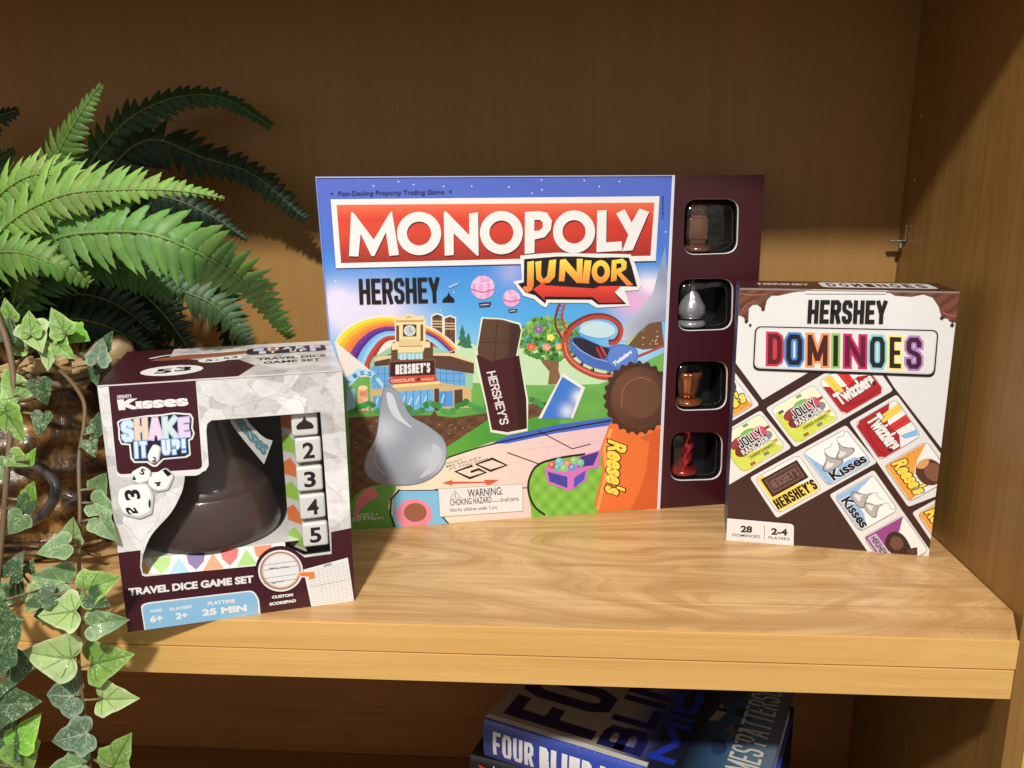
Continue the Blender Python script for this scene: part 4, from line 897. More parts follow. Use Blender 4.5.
# printed dice
P.crop(100, 440, 4.8)
def pdie(pts, marks):
    cx = sum(p[0] for p in pts) / len(pts); cy = sum(p[1] for p in pts) / len(pts)
    P.poly([(x + 4, y + 5) for x, y in rounded(pts, 15)], c(120, 116, 116)); P.next(); P.poly(rounded(pts, 15), c(196, 194, 192)); P.next(); P.poly(rounded([((x - cx) * .9 + cx - 3, (y - cy) * .9 + cy - 4) for x, y in pts], 14), c(238, 237, 235)); P.next()
    for t, bl, br, tl in marks: P.text(t, bl, br, tl, c(36, 22, 28), .04)
    P.next()
pdie([(240, 50), (262, 12), (298, 28), (290, 62), (285, 98), (245, 108), (228, 80)], [('2', (252, 98), (272, 102), (256, 74))])
pdie([(150, 150), (210, 118), (248, 140), (244, 190), (190, 210), (152, 190)], [('5', (190, 156), (212, 166), (200, 128))]); P.poly([(156, 186), (164, 160), (176, 186)], INK)
pdie([(232, 180), (320, 126), (362, 166), (330, 236), (276, 244), (234, 220)], [('4', (258, 208), (286, 222), (272, 186))]); P.poly([(302, 142), (318, 134), (348, 160), (328, 172)], INK)
pdie([(88, 228), (150, 206), (235, 202), (262, 260), (252, 350), (190, 374), (110, 352), (80, 290)], [('3', (125, 285), (112, 235), (200, 278)), ('5', (138, 352), (116, 318), (190, 350))]); P.ell(240, 300, 6, 22, c(60, 40, 44), 12)
# lower lettering
P.crop(110, 560, 8.533)
P.text('TRAVEL DICE GAME SET', (160, 296), (1230, 195), (156, 232), WHITE, .05)
P.poly(rounded([(300, 620), (262, 372), (330, 352), (1225, 258), (1275, 330), (1290, 520)], 40), WHITE); P.next()
P.poly(rounded([(314, 640), (275, 384), (340, 364), (1215, 270), (1262, 336), (1275, 530)], 36), c(136, 184, 216)); P.next()
P.text('AGES', (338, 440), (448, 428), (336, 418), WHITE, .04); P.text('PLAYERS', (514, 428), (700, 404), (512, 402), WHITE, .04); P.text('PLAYTIME', (838, 384), (1070, 362), (836, 352), WHITE, .04)
P.text('6+', (345, 526), (456, 512), (341, 470), WHITE, .05); P.text('2+', (566, 500), (666, 488), (562, 446), WHITE, .05); P.text('25 MIN', (790, 474), (1170, 434), (786, 418), WHITE, .05)
P.crop(220, 540, 7.314)
P.ell(445, 228, 172, 162, MAR, 40); P.next(); P.ell(445, 228, 163, 152, WHITE, 40); P.next(); P.ell(445, 228, 150, 139, c(168, 130, 110), 40); P.next(); P.ell(447, 226, 136, 126, c(216, 196, 180), 40); P.next(); P.ell(447, 226, 126, 117, WHITE, 36); P.next()
for y in (172, 208, 268, 304): P.stroke([(322, y + 16), (572, y - 16)], .5, c(130, 120, 120))
P.text('SMALL HALL', (360, 222), (510, 206), (360, 206), c(80, 70, 70), .02); P.text('Big Total', (382, 326), (468, 312), (380, 310), c(80, 70, 70), .03)
P.poly([(612, 222), (935, 138), (978, 455), (668, 492)], WHITE); P.next()
for i in range(16):
    t = i / 15; a = (640 + 32 * t, 240 + 232 * t); b = (930 + 40 * t, 170 + 270 * t)
    P.stroke([a, b], .22 if i != 7 else .6, c(150, 146, 146))
for i in range(8):
    t = i / 7; P.stroke([(720 + 205 * t, 222 - 40 * t), (760 + 205 * t, 470 - 20 * t)], .2, c(170, 166, 166))
P.text('KISSES', (760, 206), (820, 190), (758, 190), c(60, 50, 50), .03)
P.poly([(560, 252), (600, 232), (650, 234), (672, 232), (690, 226), (706, 292), (648, 306), (640, 280), (600, 278)], WHITE, sub=0); P.next(); P.poly([(566, 256), (600, 240), (655, 240), (690, 236), (698, 286), (654, 296), (650, 272), (604, 272)], c(226, 128, 62)); P.next()
P.text('CUSTOM', (382, 432), (536, 414), (380, 410), WHITE, .06); P.text('SCOREPAD', (364, 482), (558, 456), (362, 460), WHITE, .06)
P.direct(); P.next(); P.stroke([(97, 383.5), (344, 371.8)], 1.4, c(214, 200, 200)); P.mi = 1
kfn = lambda u, v, n: (u - KW / 2, -n, v)
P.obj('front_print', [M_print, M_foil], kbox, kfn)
hx = KW / 2
link_mesh('carton', [(-hx, 0, 0), (hx, 0, 0), (hx, KD, 0), (-hx, KD, 0), (-hx, 0, KH), (hx, 0, KH), (hx, KD, KH), (-hx, KD, KH)], [(0, 3, 2, 1), (4, 5, 6, 7), (1, 2, 6, 5), (2, 3, 7, 6), (0, 4, 7, 3)], [M_foil, M_maroon], kbox, mi=[0, 0, 1, 0, 0])
# inside of the front card, a hair behind the printed face
V, Fk = [], []
Q = Print(KW, KH, QK); Q.poly([(80, 360), (360, 350), (370, 650), (110, 650)], INK, holes=[KHOLE], sub=0)
link_mesh('card_lining', [(v[0] - KW / 2, .0012, v[1]) for v in Q.V], [f[::-1] for f in Q.F], M_cardcut, kbox)
hv = [kfn(*fw.uv(p), 0) for p in KHOLE]; n = len(hv)
link_mesh('window_rim', [(p[0], 0, p[2]) for p in hv] + [(p[0], .0012, p[2]) for p in hv], [(j, (j + 1) % n, n + (j + 1) % n, n + j) for j in range(n)], M_cardcut, kbox)
link_mesh('window_film', [(-hx + .004, .0016, .02), (hx - .004, .0016, .02), (hx - .004, .0016, .14), (-hx + .004, .0016, .14)], [(0, 1, 2, 3)], M_film, kbox)
# top lettering
P = Print(KW, KD); P.poly([(0, 0), (.075, 0), (.084, .03), (.074, .052), (.05, .058), (.03, .075), (.03, KD), (0, KD)], MAR); P.next()
P.poly([(.02, .066), (.03, .076), (.06, .085), (.09, .08), (.07, .07), (.04, .064)], c(150, 84, 60), smooth=4); P.next()
P.stroke(cr([(.018, .074), (.03, .083), (.055, .082), (.09, .088)], 5), .003, c(230, 222, 214)); P.next()
for x, y, r in ((.036, .03, .0155), (.058, .056, .008), (.068, .06, .007)): P.ell(x, y, r * 1.15, r, c(236, 234, 232), 18); P.next(); P.text('5', (x - r * .6, y - r * .5), (x, y - r * .5), (x - r * .6, y + r * .4), INK, .04); P.text('3', (x + r * .1, y - r * .3), (x + r * .7, y - r * .3), (x + r * .1, y + r * .6), INK, .04); P.next()
P.rr([(.078, .066), (.13, .066), (.13, .09), (.078, .09)], .006, c(40, 34, 54)); P.next()
for i, ch in enumerate('SHAKE'): P.text(ch, (.082 + i * .0094, .079), (.0895 + i * .0094, .079), (.082 + i * .0094, .089), cs[i], .06)
for i, ch in enumerate('IT UP!'):
    if ch != ' ': P.text(ch, (.086 + i * .0066, .068), (.0905 + i * .0066, .068), (.086 + i * .0066, .0775), cs[i % 5], .05)
P.text('TRAVEL DICE', (.085, .045), (.128, .045), (.085, .053), c(56, 40, 44), .03); P.text('GAME SET', (.089, .032), (.124, .032), (.089, .040), c(56, 40, 44), .03)
P.obj('top_print', [M_print], kbox, lambda u, v, n: (u - hx, v, KH + n))
P = Print(KW, .01)
# display insert: base strip and upright divider with coloured drop pattern
P = Print(.1, .02); P.poly([(0, 0), (.1, 0), (.1, .02), (0, .02)], c(226, 222, 216), sub=0); P.next()
ic = [c(244, 200, 80), c(156, 204, 84), c(150, 196, 224), c(98, 54, 140), c(232, 140, 70), c(214, 66, 60), c(150, 204, 90), c(226, 120, 60)]
for i in range(9):
    x = .006 + i * .0112; y = .0015 if i % 2 == 0 else .0035; P.poly([(x + a_ * 1.25, y + b_ * 1.75) for a_, b_ in ([(-.005, .009), (.005, .009), (.004, .004), (0, 0), (-.004, .004)] if i % 2 else [(-.0055, 0), (.0055, 0), (.002, .006), (0, .009), (-.002, .006)])], ic[i % 8])
P.obj('insert_strip', [M_print], kbox, lambda u, v, n: (-hx + .006 + u * .88, .0045 - n + v * .42, .0302 + v * .5 + n))
quadobj('insert_floor', [[(-hx + .004, .0130, .0402), (hx - .004, .0130, .0402), (hx - .004, KD - .004, .0402), (-hx + .004, KD - .004, .0402)]], M_white, kbox)
P = Print(.02, .11); P.poly([(0, 0), (.02, 0), (.02, .11), (0, .11)], c(214, 212, 206), sub=0); P.next()
for i in range(7):
    y = .006 + i * .0155; P.poly([(.0, y - .004), (.02, y - .004), (.016, y + .003), (.008, y + .008), (.0, y + .004)], [c(156, 204, 84), c(226, 124, 64)][i % 2])
P.obj('insert_divider', [M_print], kbox, lambda u, v, n: (.0295 + u * .5, .022 - u * .7 - n, .034 + v))
quadobj('insert_back', [[(.0405, .026, .03), (hx - .002, .026, .03), (hx - .002, .026, .145), (.0405, .026, .145)], [(-hx + .002, .098, .03), (.04, .098, .03), (.04, .098, .148), (-hx + .002, .098, .148)]], M_black, kbox)
# five dice in a column
def kw(x, y, z): return kM @ Vector((x, y, z))
def bez(pts): return pts
ds = .0158
names = [('drop', 'white die with dark drop symbol at the top of the column'), ('2', 'white die showing the number 2'), ('3', 'white die showing the number 3'), ('4', 'white die showing the number 4'), ('5', 'white die showing the number 5, bottom of the column')]
cen = [(307.5, 427), (310.5, 454), (312.5, 483), (314.5, 511), (317.5, 539)]
DP = None
for (sym, lab), (cx, cy) in zip(names, cen):
    u, v = fw.uv((cx, cy)); e = empty('die', kw(u - hx - .0006, .0115, v - ds / 2 + .0005), thk + random.uniform(-.04, .04)); tag(e, lab + ' inside the box window', 'die', 'dice behind the box window')
    if DP is None: body = bm_obj('body', box_bm(-ds / 2, ds / 2, -ds / 2, ds / 2, 0, ds, .0019, 4), M_white, e, True); DP = body
    else: body = DP.copy(); COL.objects.link(body); body.parent = e
    Q = Print(ds, ds)
    if sym == 'drop': Q.poly([(.0033, .0045), (.0125, .0045), (.0132, .0062), (.0118, .0082), (.0092, .0098), (.0079, .0128), (.0066, .0098), (.004, .0082), (.0026, .0062)], c(52, 26, 34))
    else: Q.text(sym, (.0044, .0028), (.0114, .0028), (.0044, .0130), c(42, 20, 28), .025)
    Q.obj('number', [M_print], e, lambda u, v, n: (u - ds / 2, -ds / 2 - n - .0002, v))
# drop-shaped shaker cup lying behind the film
cupe = tag(empty('shaker_cup', kw(-.0185, .0515, .0402), thk), 'dark brown bell shaped dice shaker cup behind the box window', 'dice cup')
prof = [(.0415, .0003), (.0432, .0015), (.0436, .005), (.0430, .012), (.0412, .021), (.0382, .0305), (.0372, .0320), (.0362, .0322), (.0335, .040), (.0302, .050), (.0274, .060), (.0254, .070), (.0238, .080), (.0222, .090), (.0180, .0985), (.0100, .1035), (.0015, .1050)]
bm_obj('cup_body', lathe_bm(prof, 56), M_cup, cupe, True)
# white plume strip with lettering across the cup
tagp = []
for i in range(13):
    t = i / 12; p0 = at(228 + 48 * t - 6 * math.sin(t * 3.14), 416 + 50 * t + 4 * t * t, .1); tagp.append(t)
plume = [(226, 412), (232, 428), (243, 443), (256, 459), (265, 470)]; plumb = [(243, 410), (248, 424), (257, 435), (266, 443), (274, 446)]
A = cr(plume, 5); B_ = cr(plumb, 5); V = []; Fp = []
P = Print(KW, KH, QK); P.lay = 0
for j in range(len(A) - 1):
    qd = [P.uv(x) for x in (A[j], A[j + 1], B_[j + 1], B_[j])]; P.tri(qd[:3], c(196, 194, 188), 0); P.tri([qd[0], qd[2], qd[3]], c(196, 194, 188), 0)
P.next()
for i, ch in enumerate('Kisses'):
    t = (i + .3) / 6.4; k0 = int(t * (len(A) - 1)); a_, b_ = A[k0], B_[k0]; a2, b2 = A[min(len(A) - 1, k0 + 3)], B_[min(len(A) - 1, k0 + 3)]
    P.text(ch, tuple(a_.lerp(b_, .25)), tuple(a2.lerp(b2, .25)), tuple(a_.lerp(b_, .8)), c(84, 128, 140), .04)
P.obj('plume_strip', [M_print], cupe, lambda u, v, n: ((u - hx) + .0185, -.0455 + .0045 - n - .0005, v - .0402))

#@@BOOKS
# ------------------------------------------------------------------ books on the lower shelf
def book(name, corner, ang, W, Dp, T, label):
    e = tag(empty(name, (corner[0], corner[1], corner[2] - T), ang), label, 'book', 'books stacked on the lower shelf')
    return e
bang = rad(-22.98); BW, BD_, BT = .2085, .150, .034
bk = book('hardcover_book', (-.3382, .1110, -.14), bang, BW, BD_, BT, 'blue and silver hardcover thriller lying flat on top under the shelf')
def jacket(e, W, Dp, T, m, pm):
    # rounded spine at the front (y = 0), covers above and below, page block between
    pr = []; n = 48
    for i in range(n + 1):
        a = math.pi * i / n; pr.append((-.004 * math.sin(a), T / 2 - T / 2 * math.cos(a)))
    V = []; Fj = []
    prof = [(Dp, 0)] + pr + [(Dp, T)] + [(Dp, T - .0025), (.004, T - .0025), (.004, .0025), (Dp, .0025)]
    for x in (0, W):
        for y, z in prof: V.append((x, y, z))
    k_ = len(prof)
    for i in range(k_): Fj.append((i, (i + 1) % k_, k_ + (i + 1) % k_, k_ + i))
    o = link_mesh('jacket', V, Fj, m, e)
    bm_obj('page_block', box_bm(.003, W - .003, .0045, Dp - .004, .003, T - .003, .0), pm, e)
M_bk = simple('navy_jacket', c(44, 62, 150), .3, coat=.5)
jacket(bk, BW, BD_, BT, M_bk, M_paper)
P = Print(BW, BD_)
def cov(x, y):
    t = x / BW
    st = [(0, c(152, 138, 118)), (.46, c(148, 136, 118)), (.56, c(70, 80, 120)), (.62, c(26, 30, 50)), (.72, c(18, 24, 34)), (.84, c(52, 84, 112)), (.93, c(84, 110, 128)), (1, c(92, 104, 118))]
    for (a, ca_), (b, cb) in zip(st, st[1:]):
        if t <= b: return mix(ca_, cb, (t - a) / (b - a))
    return st[-1][1]
P.poly([(0, 0), (BW, 0), (BW, BD_), (0, BD_)], cov, sub=.006); P.next()
P.poly([(0, 0), (BW * .62, 0), (BW * .62, .005), (0, .005)], c(196, 190, 180)); P.next()
# letters run away from the spine, tops to the left
P.para((.084, .010), (0, 1), (-1, 0)); P.block('FOUR', (0, 0), (.136, 0), (0, .074), c(26, 30, 66), .0115, gap=.3)
P.para((.122, .008), (0, 1), (-1, 0)); P.block('BLIND', (0, 0), (.138, 0), (0, .034), c(24, 30, 78), .0075, gap=.5)
P.para((.146, .010), (0, 1), (-1, 0)); P.block('MICE', (0, 0), (.130, 0), (0, .020), c(28, 50, 150), .006, gap=.6); P.next()
P.para((.150, .012), (0, 1), (-1, 0))
for j in range(14): P.ell(random.uniform(.0, .13), random.uniform(-.028, -.004), random.uniform(.002, .008), random.uniform(.002, .006), c(30 + j, 40 + 2 * j, 60 + 3 * j), 9)
P.poly([(.060, -.006), (.085, -.010), (.075, -.016), (.062, -.012)], c(150, 140, 110)); P.poly([(.05, -.028), (.062, -.024), (.054, -.018)], c(110, 90, 84)); P.next()
for j in range(5): P.ell(.03 + j * .014, -.030, .002, .0015, c(200, 200, 196), 6)
P.para((.2005, .006), (0, 1), (-1, 0)); P.block('JAMES PATTERSON', (0, 0), (.138, 0), (0, .022), c(196, 192, 176), .0021, gap=.9)
P.obj('cover_print', [M_book], bk, lambda u, v, n: (u, v, BT + n))
P = Print(BW, BT); P.fine = .0016; P.poly([(0, .0), (BW, .0), (BW, BT), (0, BT)], lambda x, y: mix(c(44, 58, 122), c(50, 74, 170), x / .12), sub=.008); P.next(); P.lay += 14
P.block('FOUR', (.0085, .0065), (.0430, .0065), (.0085, .0265), c(214, 210, 206), .0030, gap=.5); P.block('BLIND', (.0480, .0065), (.0900, .0065), (.0480, .0265), c(226, 222, 220), .0044, gap=.35); P.block('MICE', (.0960, .0065), (.1310, .0065), (.0960, .0265), c(226, 222, 220), .0040, gap=.45)
P.text('JAMES PATTERSON', (.145, .009), (.2, .009), (.145, .024), c(220, 216, 210), .0)
def spf(u, v, n):
    a = math.acos(max(-1, min(1, 1 - 2 * v / BT))); return (u, -.004 * math.sin(a) - n - .0003, v)
P2 = P
# curve the spine print in fine strips
P.obj('spine_print', [M_book], bk, spf)
b2 = book('hardcover_book', (-.3500, .1130, -.1745), rad(-17), .235, .15, .032, 'black book with red lettering lying beneath the blue and silver hardcover')
M_bk2 = simple('black_jacket', c(14, 13, 16), .3, coat=.5)
jacket(b2, .235, .15, .032, M_bk2, M_paper)
P = Print(.235, .032); P.fine = .0016; P.lay += 14; P.stroke([(.008, .026), (.022, .022), (.035, .016), (.045, .018)], .0018, c(180, 40, 50)); P.text('THE', (.006, .004), (.03, .004), (.006, .013), c(200, 60, 56), .03); P.stroke([(.02, .028), (.03, .014)], .001, c(210, 200, 200))
P.text('NIGHT', (.04, .005), (.09, .005), (.04, .02), c(200, 60, 56), .02)
P.obj('spine_print', [M_book], b2, lambda u, v, n: (u, -.0042 * math.sin(math.acos(max(-1, min(1, 1 - 2 * v / .032)))) - n - .0004, v))
b3 = book('hardcover_book', (-.3600, .1280, -.2080), rad(-20), .235, .14, .0345, 'dark red book third from the top of the stack')
jacket(b3, .235, .14, .0345, simple('dark_red_jacket', c(60, 20, 20), .35, coat=.4), M_paper)

b4 = book('hardcover_book', (-.3550, .1180, -.2425), rad(-15), .24, .14, .0575, 'thick grey book at the very bottom of the stack, on the lower board')
jacket(b4, .24, .14, .0575, simple('grey_jacket', c(90, 90, 92), .4), M_paper)

#@@PLANTS
# ------------------------------------------------------------------ plants and basket
def leaf_mat(name, speck, rough=.38, trans=.22, coat=.12):
    k = NT(name); a = k.add('ShaderNodeVertexColor', layer_name='Col'); v = k.coords()
    col = a.outputs['Color']
    if speck:
        n = k.noise(v, 150., 3); n3 = k.noise(v, 620., 3, .7, 1.5)
        f = k.math('MULTIPLY', k.ramp(n3, [(.52, (0, 0, 0, 1)), (.62, (1, 1, 1, 1))]), k.ramp(n, [(.40, (.08,) * 3 + (1,)), (.60, (.75,) * 3 + (1,))]))
        col = k.mixc(f, col, c(206, 222, 178))
    n2 = k.noise(v, 70., 3); col = k.mixc(1., col, k.ramp(n2, [(.25, (.72, .72, .72, 1)), (.75, (1.12, 1.12, 1.12, 1))]), 'MULTIPLY')
    k.base(col); k.rough(rough); k.b.inputs['Coat Weight'].default_value = coat
    k.bump(k.noise(v, 260., 2), .3, .0005)
    t = k.add('ShaderNodeBsdfTranslucent'); k.link(col, t.inputs[0]); m = k.add('ShaderNodeMixShader'); m.inputs[0].default_value = trans
    k.link(k.b.outputs[0], m.inputs[1]); k.link(t.outputs[0], m.inputs[2]); k.link(m.outputs[0], k.out.inputs[0]); return k.m
M_fern = leaf_mat('fern_leaf', False, .52, .3, 0.); M_ivy = leaf_mat('ivy_leaf', True, .55, .22, .03); M_stem = simple('vine_stem', c(104, 84, 58), .6, nz=300)

# ---- basket: a hollow bark-covered log with a dark cane handle
BX, BY, BR_ = -.708, .158, .098
basket = tag(empty('bark_basket', (BX, BY, 0)), 'glossy brown bark basket with a dark cane loop, holding the ferns and ivy', 'basket')
k = NT('varnished_bark'); v = k.coords((1, 1, .35)); n1 = k.noise(v, 38., 5, .65, .8); n2 = k.noise(k.coords(), 120., 4, .7)
k.base(k.ramp(k.math('ADD', k.math('MULTIPLY', n1, .75), k.math('MULTIPLY', n2, .25)), [(.36, c(24, 15, 8)), (.48, c(70, 46, 20)), (.56, c(118, 82, 36)), (.68, c(172, 132, 68))]))
k.rough(.34); k.b.inputs['Coat Weight'].default_value = .35; k.bump(n1, .8, .004); M_bark = k.m
from mathutils import noise as mn
def nz(x, y, z): return mn.noise(Vector((x, y, z)))
V, Fb, N, K = [], [], 96, 40
for j in range(K + 1):
    z = .134 * j / K
    for i in range(N):
        a = 2 * math.pi * i / N; r = BR_ * (.90 + .10 * math.sin(math.pi * (.25 + .6 * z / .134)))
        r += .0075 * nz(math.cos(a) * 5, math.sin(a) * 5, z * 14) + .0045 * nz(math.cos(a) * 14, math.sin(a) * 14, z * 30) + .003 * abs(nz(a * 9, z * 10, 3)) + .0035 * math.sin(z * 230 + 2 * nz(math.cos(a) * 3, math.sin(a) * 3, 1))
        V.append((r * math.cos(a), r * math.sin(a), max(0, z)))
for j in range(K):
    for i in range(N): Fb.append((j * N + i, j * N + (i + 1) % N, (j + 1) * N + (i + 1) % N, (j + 1) * N + i))
o = len(V)
for i in range(N): V.append((V[K * N + i][0] * .86, V[K * N + i][1] * .86, .132))
for i in range(N): V.append((V[K * N + i][0] * .84, V[K * N + i][1] * .84, .10))
for i in range(N):
    j = (i + 1) % N; Fb.append((K * N + i, K * N + j, o + j, o + i)); Fb.append((o + i, o + j, o + N + j, o + N + i))
Fb.append(tuple(o + N + i for i in range(N))); Fb.append(tuple(range(N))[::-1])
link_mesh('bark_body', V, Fb, M_bark, basket, smooth=True)
M_chip = simple('wood_chips', c(176, 148, 104), .7, nz=200)
bm = bmesh.new()
for i in range(90):
    a = random.uniform(-2.9, .4); r = BR_ * random.uniform(.86, 1.03); L = random.uniform(.006, .016); t = random.uniform(.0012, .003)
    b = box_bm(-L, L, -t * 1.6, t * 1.6, -t, t, t * .4, 1); R_ = Matrix.Translation((r * math.cos(a), r * math.sin(a), .136 + random.uniform(-.003, .006))) @ Matrix.Rotation(a + math.pi / 2 + random.uniform(-.7, .7), 4, 'Z') @ Matrix.Rotation(random.uniform(-.5, .5), 4, 'Y')
    bmesh.ops.transform(b, matrix=R_, verts=b.verts); me = bpy.data.meshes.new('t'); b.to_mesh(me); b.free(); bm.from_mesh(me); bpy.data.meshes.remove(me)
bm_obj('chip_rim', bm, M_chip, basket)
def loc_(p, e): return tuple(Vector(p) - e.location)
hd = [loc_(at(x, y, Y), basket) for x, y, Y in ((-40, 528, .055), (0, 531, .05), (19, 527, .045), (41, 516, .042), (53, 500, .042), (55, 484, .046), (44, 470, .052), (31, 465, .058), (12, 463, .07))]
V, Fh = tube(cr(hd, 6), .0034, 9); link_mesh('cane_handle', V, Fh, simple('dark_cane', c(62, 56, 54), .3, coat=.4), basket, smooth=True)
kp = at(112, 356, .10) - basket.location
bm = bmesh.new(); lathe_bm([(.001, -.016), (.008, -.014), (.0125, -.006), (.013, .002), (.010, .010), (.005, .015), (.001, .016)], 22, bm)
for v_ in bm.verts: v_.co *= 1.1 + .12 * nz(v_.co.x * 160, v_.co.y * 160, v_.co.z * 160)
bm_obj('curled_dry_leaf', bm, simple('pale_dry_leaf', c(150, 128, 88), .5, nz=160), basket, True, loc=tuple(kp), rot=(.5, .9, .3))  # pale curled dry leaf at the rim, modelled as a lumpy pod
for i, q in enumerate((((-10, 402, .07), (30, 398, .066), (70, 380, .062), (104, 368, .07)), ((20, 372, .07), (60, 385, .06), (95, 378, .07), (118, 360, .09)), ((0, 556, .062), (40, 552, .062), (78, 546, .066), (104, 540, .07)), ((-10, 546, .06), (50, 544, .06), (100, 556, .062)))):
    V, Fh = tube(cr([loc_(at(*p), basket) for p in q], 6), .0022 if i < 2 else .0016, 7); link_mesh('twig', V, Fh, M_stem if i < 2 else M_bark, basket, smooth=True)

# ---- fern
fern = tag(empty('fern_plant', (BX, BY, .103)), 'green artificial fern with long arching fronds standing in the bark basket', 'fern')
def frond(path, up, dn, np_, col, wid=.30, lean=.15, droop=.25, stemw=.0011, nrm=(0, -1, .3), colj=.12, hook=.6):
    R = cr([at(*p) for p in path], 14); T = [0]
    for a, b in zip(R, R[1:]): T.append(T[-1] + (b - a).length)
    L = T[-1]; V, Fc, C_ = [], [], []
    def pt(s):
        s *= L
        for i in range(len(T) - 1):
            if T[i + 1] >= s: break
        f = (s - T[i]) / (T[i + 1] - T[i]); return R[i].lerp(R[i + 1], f), (R[min(i + 2, len(R) - 1)] - R[max(i - 1, 0)]).normalized()
    n0 = Vector(nrm).normalized()
    def prof(tab, s):
        x = s * (len(tab) - 1); i = min(int(x), len(tab) - 2); return tab[i] + (tab[i + 1] - tab[i]) * (x - i)
    for i in range(np_):
        q_ = i / (np_ - 1); s = .02 + .975 * (1 - (1 - q_) ** 1.35); p, t = pt(min(s, .998)); dsp = L * .975 * 1.35 * (1 - q_) ** .35 / np_; u_ = (n0 - t * n0.dot(t)).normalized(); side = u_.cross(t)
        if side.z < 0 or (abs(side.z) < .25 and side.x > 0 and abs(t.z) > .9): side = -side
        scale = (p - CAM).length / F
        for sg, tab in ((1, up), (-1, dn)):
            ln = prof(tab, s) * scale * random.uniform(.84, 1.08)
            if ln < .0008: continue
            d = (side * sg + t * (lean + random.uniform(-.17, .17))).normalized(); d = (d - u_ * (droop * .5 + random.uniform(-.12, .12))).normalized()
            w = min(max(ln * wid * .9, 1.25 * dsp * min(1, ln / .004)), L / np_ * 1.22, ln * 1.3) ; wd = (t - d * t.dot(d)).normalized(); nn_ = d.cross(wd)
            cc0 = tuple(x * random.uniform(1 - colj, 1 + colj) for x in col[:3]); b0 = len(V); M_ = 9
            for j in range(M_ + 1):
                x = j / M_; hw = w * .56 * (min(1, x * 5 + .4)) * (1 - x ** 1.75) ** .9 * (1 + (.13 if j % 2 else -.08) * (x > .1))
                bend = d * (ln * x) + t * (hook * ln * x * x * .5) - u_ * (droop * ln * x * x) + nn_ * 0
                c0 = p + bend
                for e, zz in ((-1, 0), (-.5, .14), (0, 0.02), (.5, .14), (1, 0)):
                    V.append(c0 + wd * (hw * e) + u_ * (hw * zz * 1.4 - (.25 * hw if abs(e) == 1 else 0)))
                    k_ = (1.15 if e == 0 else 1.) * (.9 + .35 * x); C_.append((cc0[0] * k_, cc0[1] * k_, cc0[2] * k_, 1))
            for j in range(M_):
                for q in range(4): a = b0 + j * 5 + q; Fc.append((a, a + 1, a + 6, a + 5))
    Vt, Ft = tube([pt(i / 40)[0] + n0 * .0004 for i in range(41)], lambda x: stemw * (1.15 - .8 * x), 6); b0 = len(V)
    V += Vt; Fc += [tuple(b0 + i for i in f) for f in Ft]; sc_ = mix(col, c(150, 170, 90), .45); C_ += [sc_] * len(Vt)
    V = [v_ - fern.location for v_ in V]
    return link_mesh('frond', V, Fc, M_fern, fern, smooth=True, cols=C_)
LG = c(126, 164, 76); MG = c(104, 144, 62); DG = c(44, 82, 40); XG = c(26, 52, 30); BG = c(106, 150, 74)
frond([(-50, 300, .10), (0, 232, .06), (58, 197, .04), (120, 190, .035), (180, 191, .035), (225, 199, .04)], [30, 46, 46, 44, 42, 36, 28, 14, 3], [20, 20, 22, 22, 24, 20, 14, 6, 2], 39, LG, .40, .24)
frond([(-40, 250, .10), (-10, 205, .07), (30, 176, .055), (70, 180, .05), (110, 200, .05)], [30, 34, 30, 26, 18, 8], [26, 30, 28, 22, 14, 5], 24, LG, .36, .2)
frond([(10, 330, .12), (22, 272, .08), (54, 240, .05), (104, 232, .035), (155, 235, .03), (200, 254, .04), (236, 276, .07), (264, 305, .10), (291, 339, .13)], [10, 30, 38, 34, 32, 34, 36, 34, 26, 16, 6], [8, 16, 20, 18, 28, 38, 38, 32, 24, 16, 6], 40, BG, .42, .2, stemw=.0014)
frond([(-60, 300, .1), (-30, 262, .06), (10, 252, .045), (50, 262, .04), (90, 284, .05)], [26, 34, 32, 26, 18, 6], [26, 34, 32, 26, 18, 6], 23, MG, .36, .1)
frond([(30, 290, .14), (40, 222, .13), (56, 160, .125), (78, 118, .12), (101, 84, .12)], [30, 40, 38, 26, 14, 3], [26, 36, 34, 24, 12, 3], 30, c(84, 116, 46), .46, .25)
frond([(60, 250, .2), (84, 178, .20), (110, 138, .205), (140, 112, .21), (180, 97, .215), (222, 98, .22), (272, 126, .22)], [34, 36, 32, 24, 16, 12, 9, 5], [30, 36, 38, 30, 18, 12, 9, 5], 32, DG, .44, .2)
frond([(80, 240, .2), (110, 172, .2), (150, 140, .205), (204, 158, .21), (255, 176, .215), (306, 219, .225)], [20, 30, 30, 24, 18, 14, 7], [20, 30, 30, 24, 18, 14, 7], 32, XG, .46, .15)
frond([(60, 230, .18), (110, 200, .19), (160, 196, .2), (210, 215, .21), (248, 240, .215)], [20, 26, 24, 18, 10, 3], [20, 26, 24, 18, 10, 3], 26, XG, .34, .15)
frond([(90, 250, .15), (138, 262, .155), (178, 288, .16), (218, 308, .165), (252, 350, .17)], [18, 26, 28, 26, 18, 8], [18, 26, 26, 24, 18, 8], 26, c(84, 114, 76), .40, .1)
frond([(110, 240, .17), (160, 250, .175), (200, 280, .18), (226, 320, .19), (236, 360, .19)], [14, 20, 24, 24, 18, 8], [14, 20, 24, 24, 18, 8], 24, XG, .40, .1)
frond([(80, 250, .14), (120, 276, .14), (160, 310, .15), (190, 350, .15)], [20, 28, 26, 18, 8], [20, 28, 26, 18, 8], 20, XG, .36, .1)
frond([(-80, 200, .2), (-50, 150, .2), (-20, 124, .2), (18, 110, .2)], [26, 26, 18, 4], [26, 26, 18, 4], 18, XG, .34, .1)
frond([(-60, 260, .19), (-30, 200, .2), (-8, 168, .2), (14, 150, .2)], [20, 24, 18, 4], [20, 24, 18, 4], 18, DG, .34, .1)
